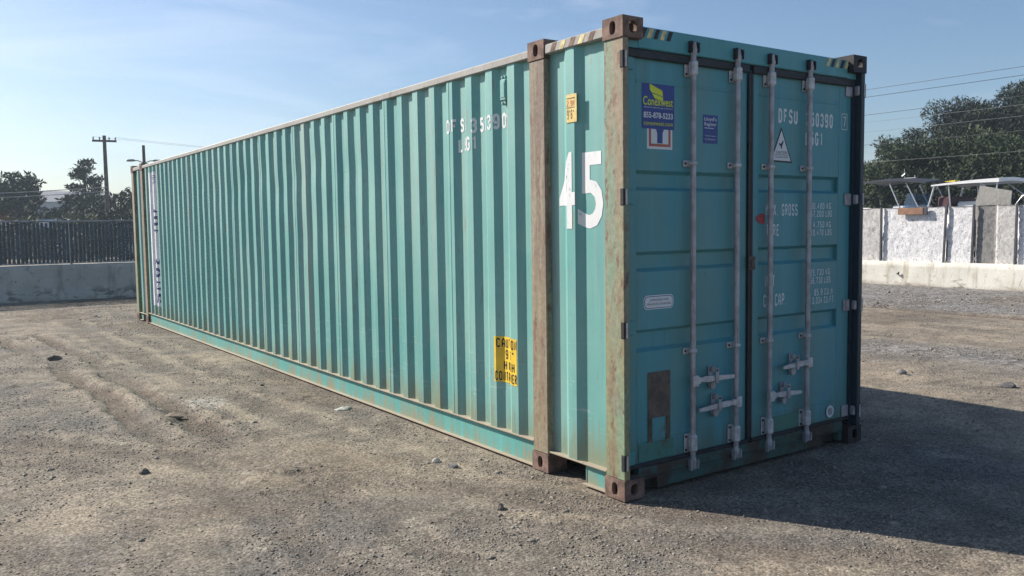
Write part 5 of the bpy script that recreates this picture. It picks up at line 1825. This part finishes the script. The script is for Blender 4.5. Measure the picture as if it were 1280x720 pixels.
# ================================================================== CARS BEYOND THE LEFT FENCE
def van(x, y, rz, label, paintc):
    r = empty('parked_van', (x, y, 0), rz)
    tag(r, label, 'van', 'vans parked beyond the slatted fence')
    pm = plain('car paint ' + label[:12], paintc, 0.3, var=0.03, bump=0)
    def sect(prof, w0, w1, name, mat):
        mb = MB()
        n = len(prof)
        v = []
        for s_ in (-1, -0.86, 0.86, 1):
            for a, z, k in prof:
                inset = 0.0 if abs(s_) < 1 else 0.05
                v.append((a * (1 - inset * 0.3), s_ * (w0 + (w1 - w0) * k), z - inset * 0.3))
        F = [(i * n + j, i * n + (j + 1) % n, (i + 1) * n + (j + 1) % n, (i + 1) * n + j) for i in range(3) for j in range(n)]
        F += [tuple(range(n)), tuple(range(3 * n, 4 * n))]
        return mb.add(v, F).build(name, mat, r)
    sect([(-2.15, 0.35, 0), (-2.2, 0.65, 0), (-2.1, 0.92, 0), (-1.5, 0.98, 0), (1.0, 0.98, 0), (1.9, 0.86, 0), (2.15, 0.70, 0), (2.2, 0.40, 0), (1.9, 0.25, 0), (-1.9, 0.25, 0)], 0.88, 0.88, 'body', pm)
    sect([(-2.15, 0.97, 0), (-2.1, 1.9, 1), (0.75, 1.95, 1), (1.55, 0.97, 0)], 0.85, 0.80, 'window', M['bwin'])
    MB().box(-2.12, 0.80, -0.82, 0.82, 1.88, 2.46, 0.08).build('roof', pm, r)
    for sy in (-0.86, 0.86):
        MB().box(-2.13, -0.2, sy - 0.015, sy + 0.015, 0.95, 1.9, 0.01).build('side_panel', pm, r)
    for sx in (-1.3, 1.3):
        for sy in (-0.80, 0.80):
            s = 1 if sy > 0 else -1
            MB().tube([(sx, sy - 0.1 * s, 0.31), (sx, sy + 0.11 * s, 0.31)], 0.31, 18).tube([(sx, sy, 0.31), (sx, sy + 0.115 * s, 0.31)], 0.19, 12, mi=1).build('wheel', [M['tyre'], M['gsteel']], r)
    for sy in (-0.65, 0.65):
        MB().box(2.10, 2.215, sy - 0.15, sy + 0.15, 0.62, 0.74, 0.02).build('headlight', M['gel'], r)
    return r
# tall white vans whose roofs just clear the fence
for az, dist, lab in ((6.75, 62, 'white van whose roof shows above the fence before the grey building'), (4.9, 66, 'white van whose roof just shows above the fence at the left edge'), (11.35, 60, 'white van at the far end of the container, half hidden by it')):
    x_, y_ = polar(az, dist)
    van(x_, y_, rad(35 if az < 6 else 78), lab, (0.75, 0.75, 0.77))

# ================================================================== AIR
hz_box = MB().box(-430, 430, -430, 430, -1.2, 16.0)
M['air'] = bpy.data.materials.new('pale air')
M['air'].use_nodes = True
at_ = M['air'].node_tree
for n_ in list(at_.nodes):
    at_.nodes.remove(n_)
ao_ = at_.nodes.new('ShaderNodeOutputMaterial')
av_ = at_.nodes.new('ShaderNodeVolumePrincipled')
av_.inputs['Color'].default_value = (0.70, 0.86, 1.0, 1)
av_.inputs['Density'].default_value = 0.0009
av_.inputs['Anisotropy'].default_value = 0.2
at_.links.new(av_.outputs[0], ao_.inputs['Volume'])
tag(hz_box.build('haze', M['air']), kind='stuff')
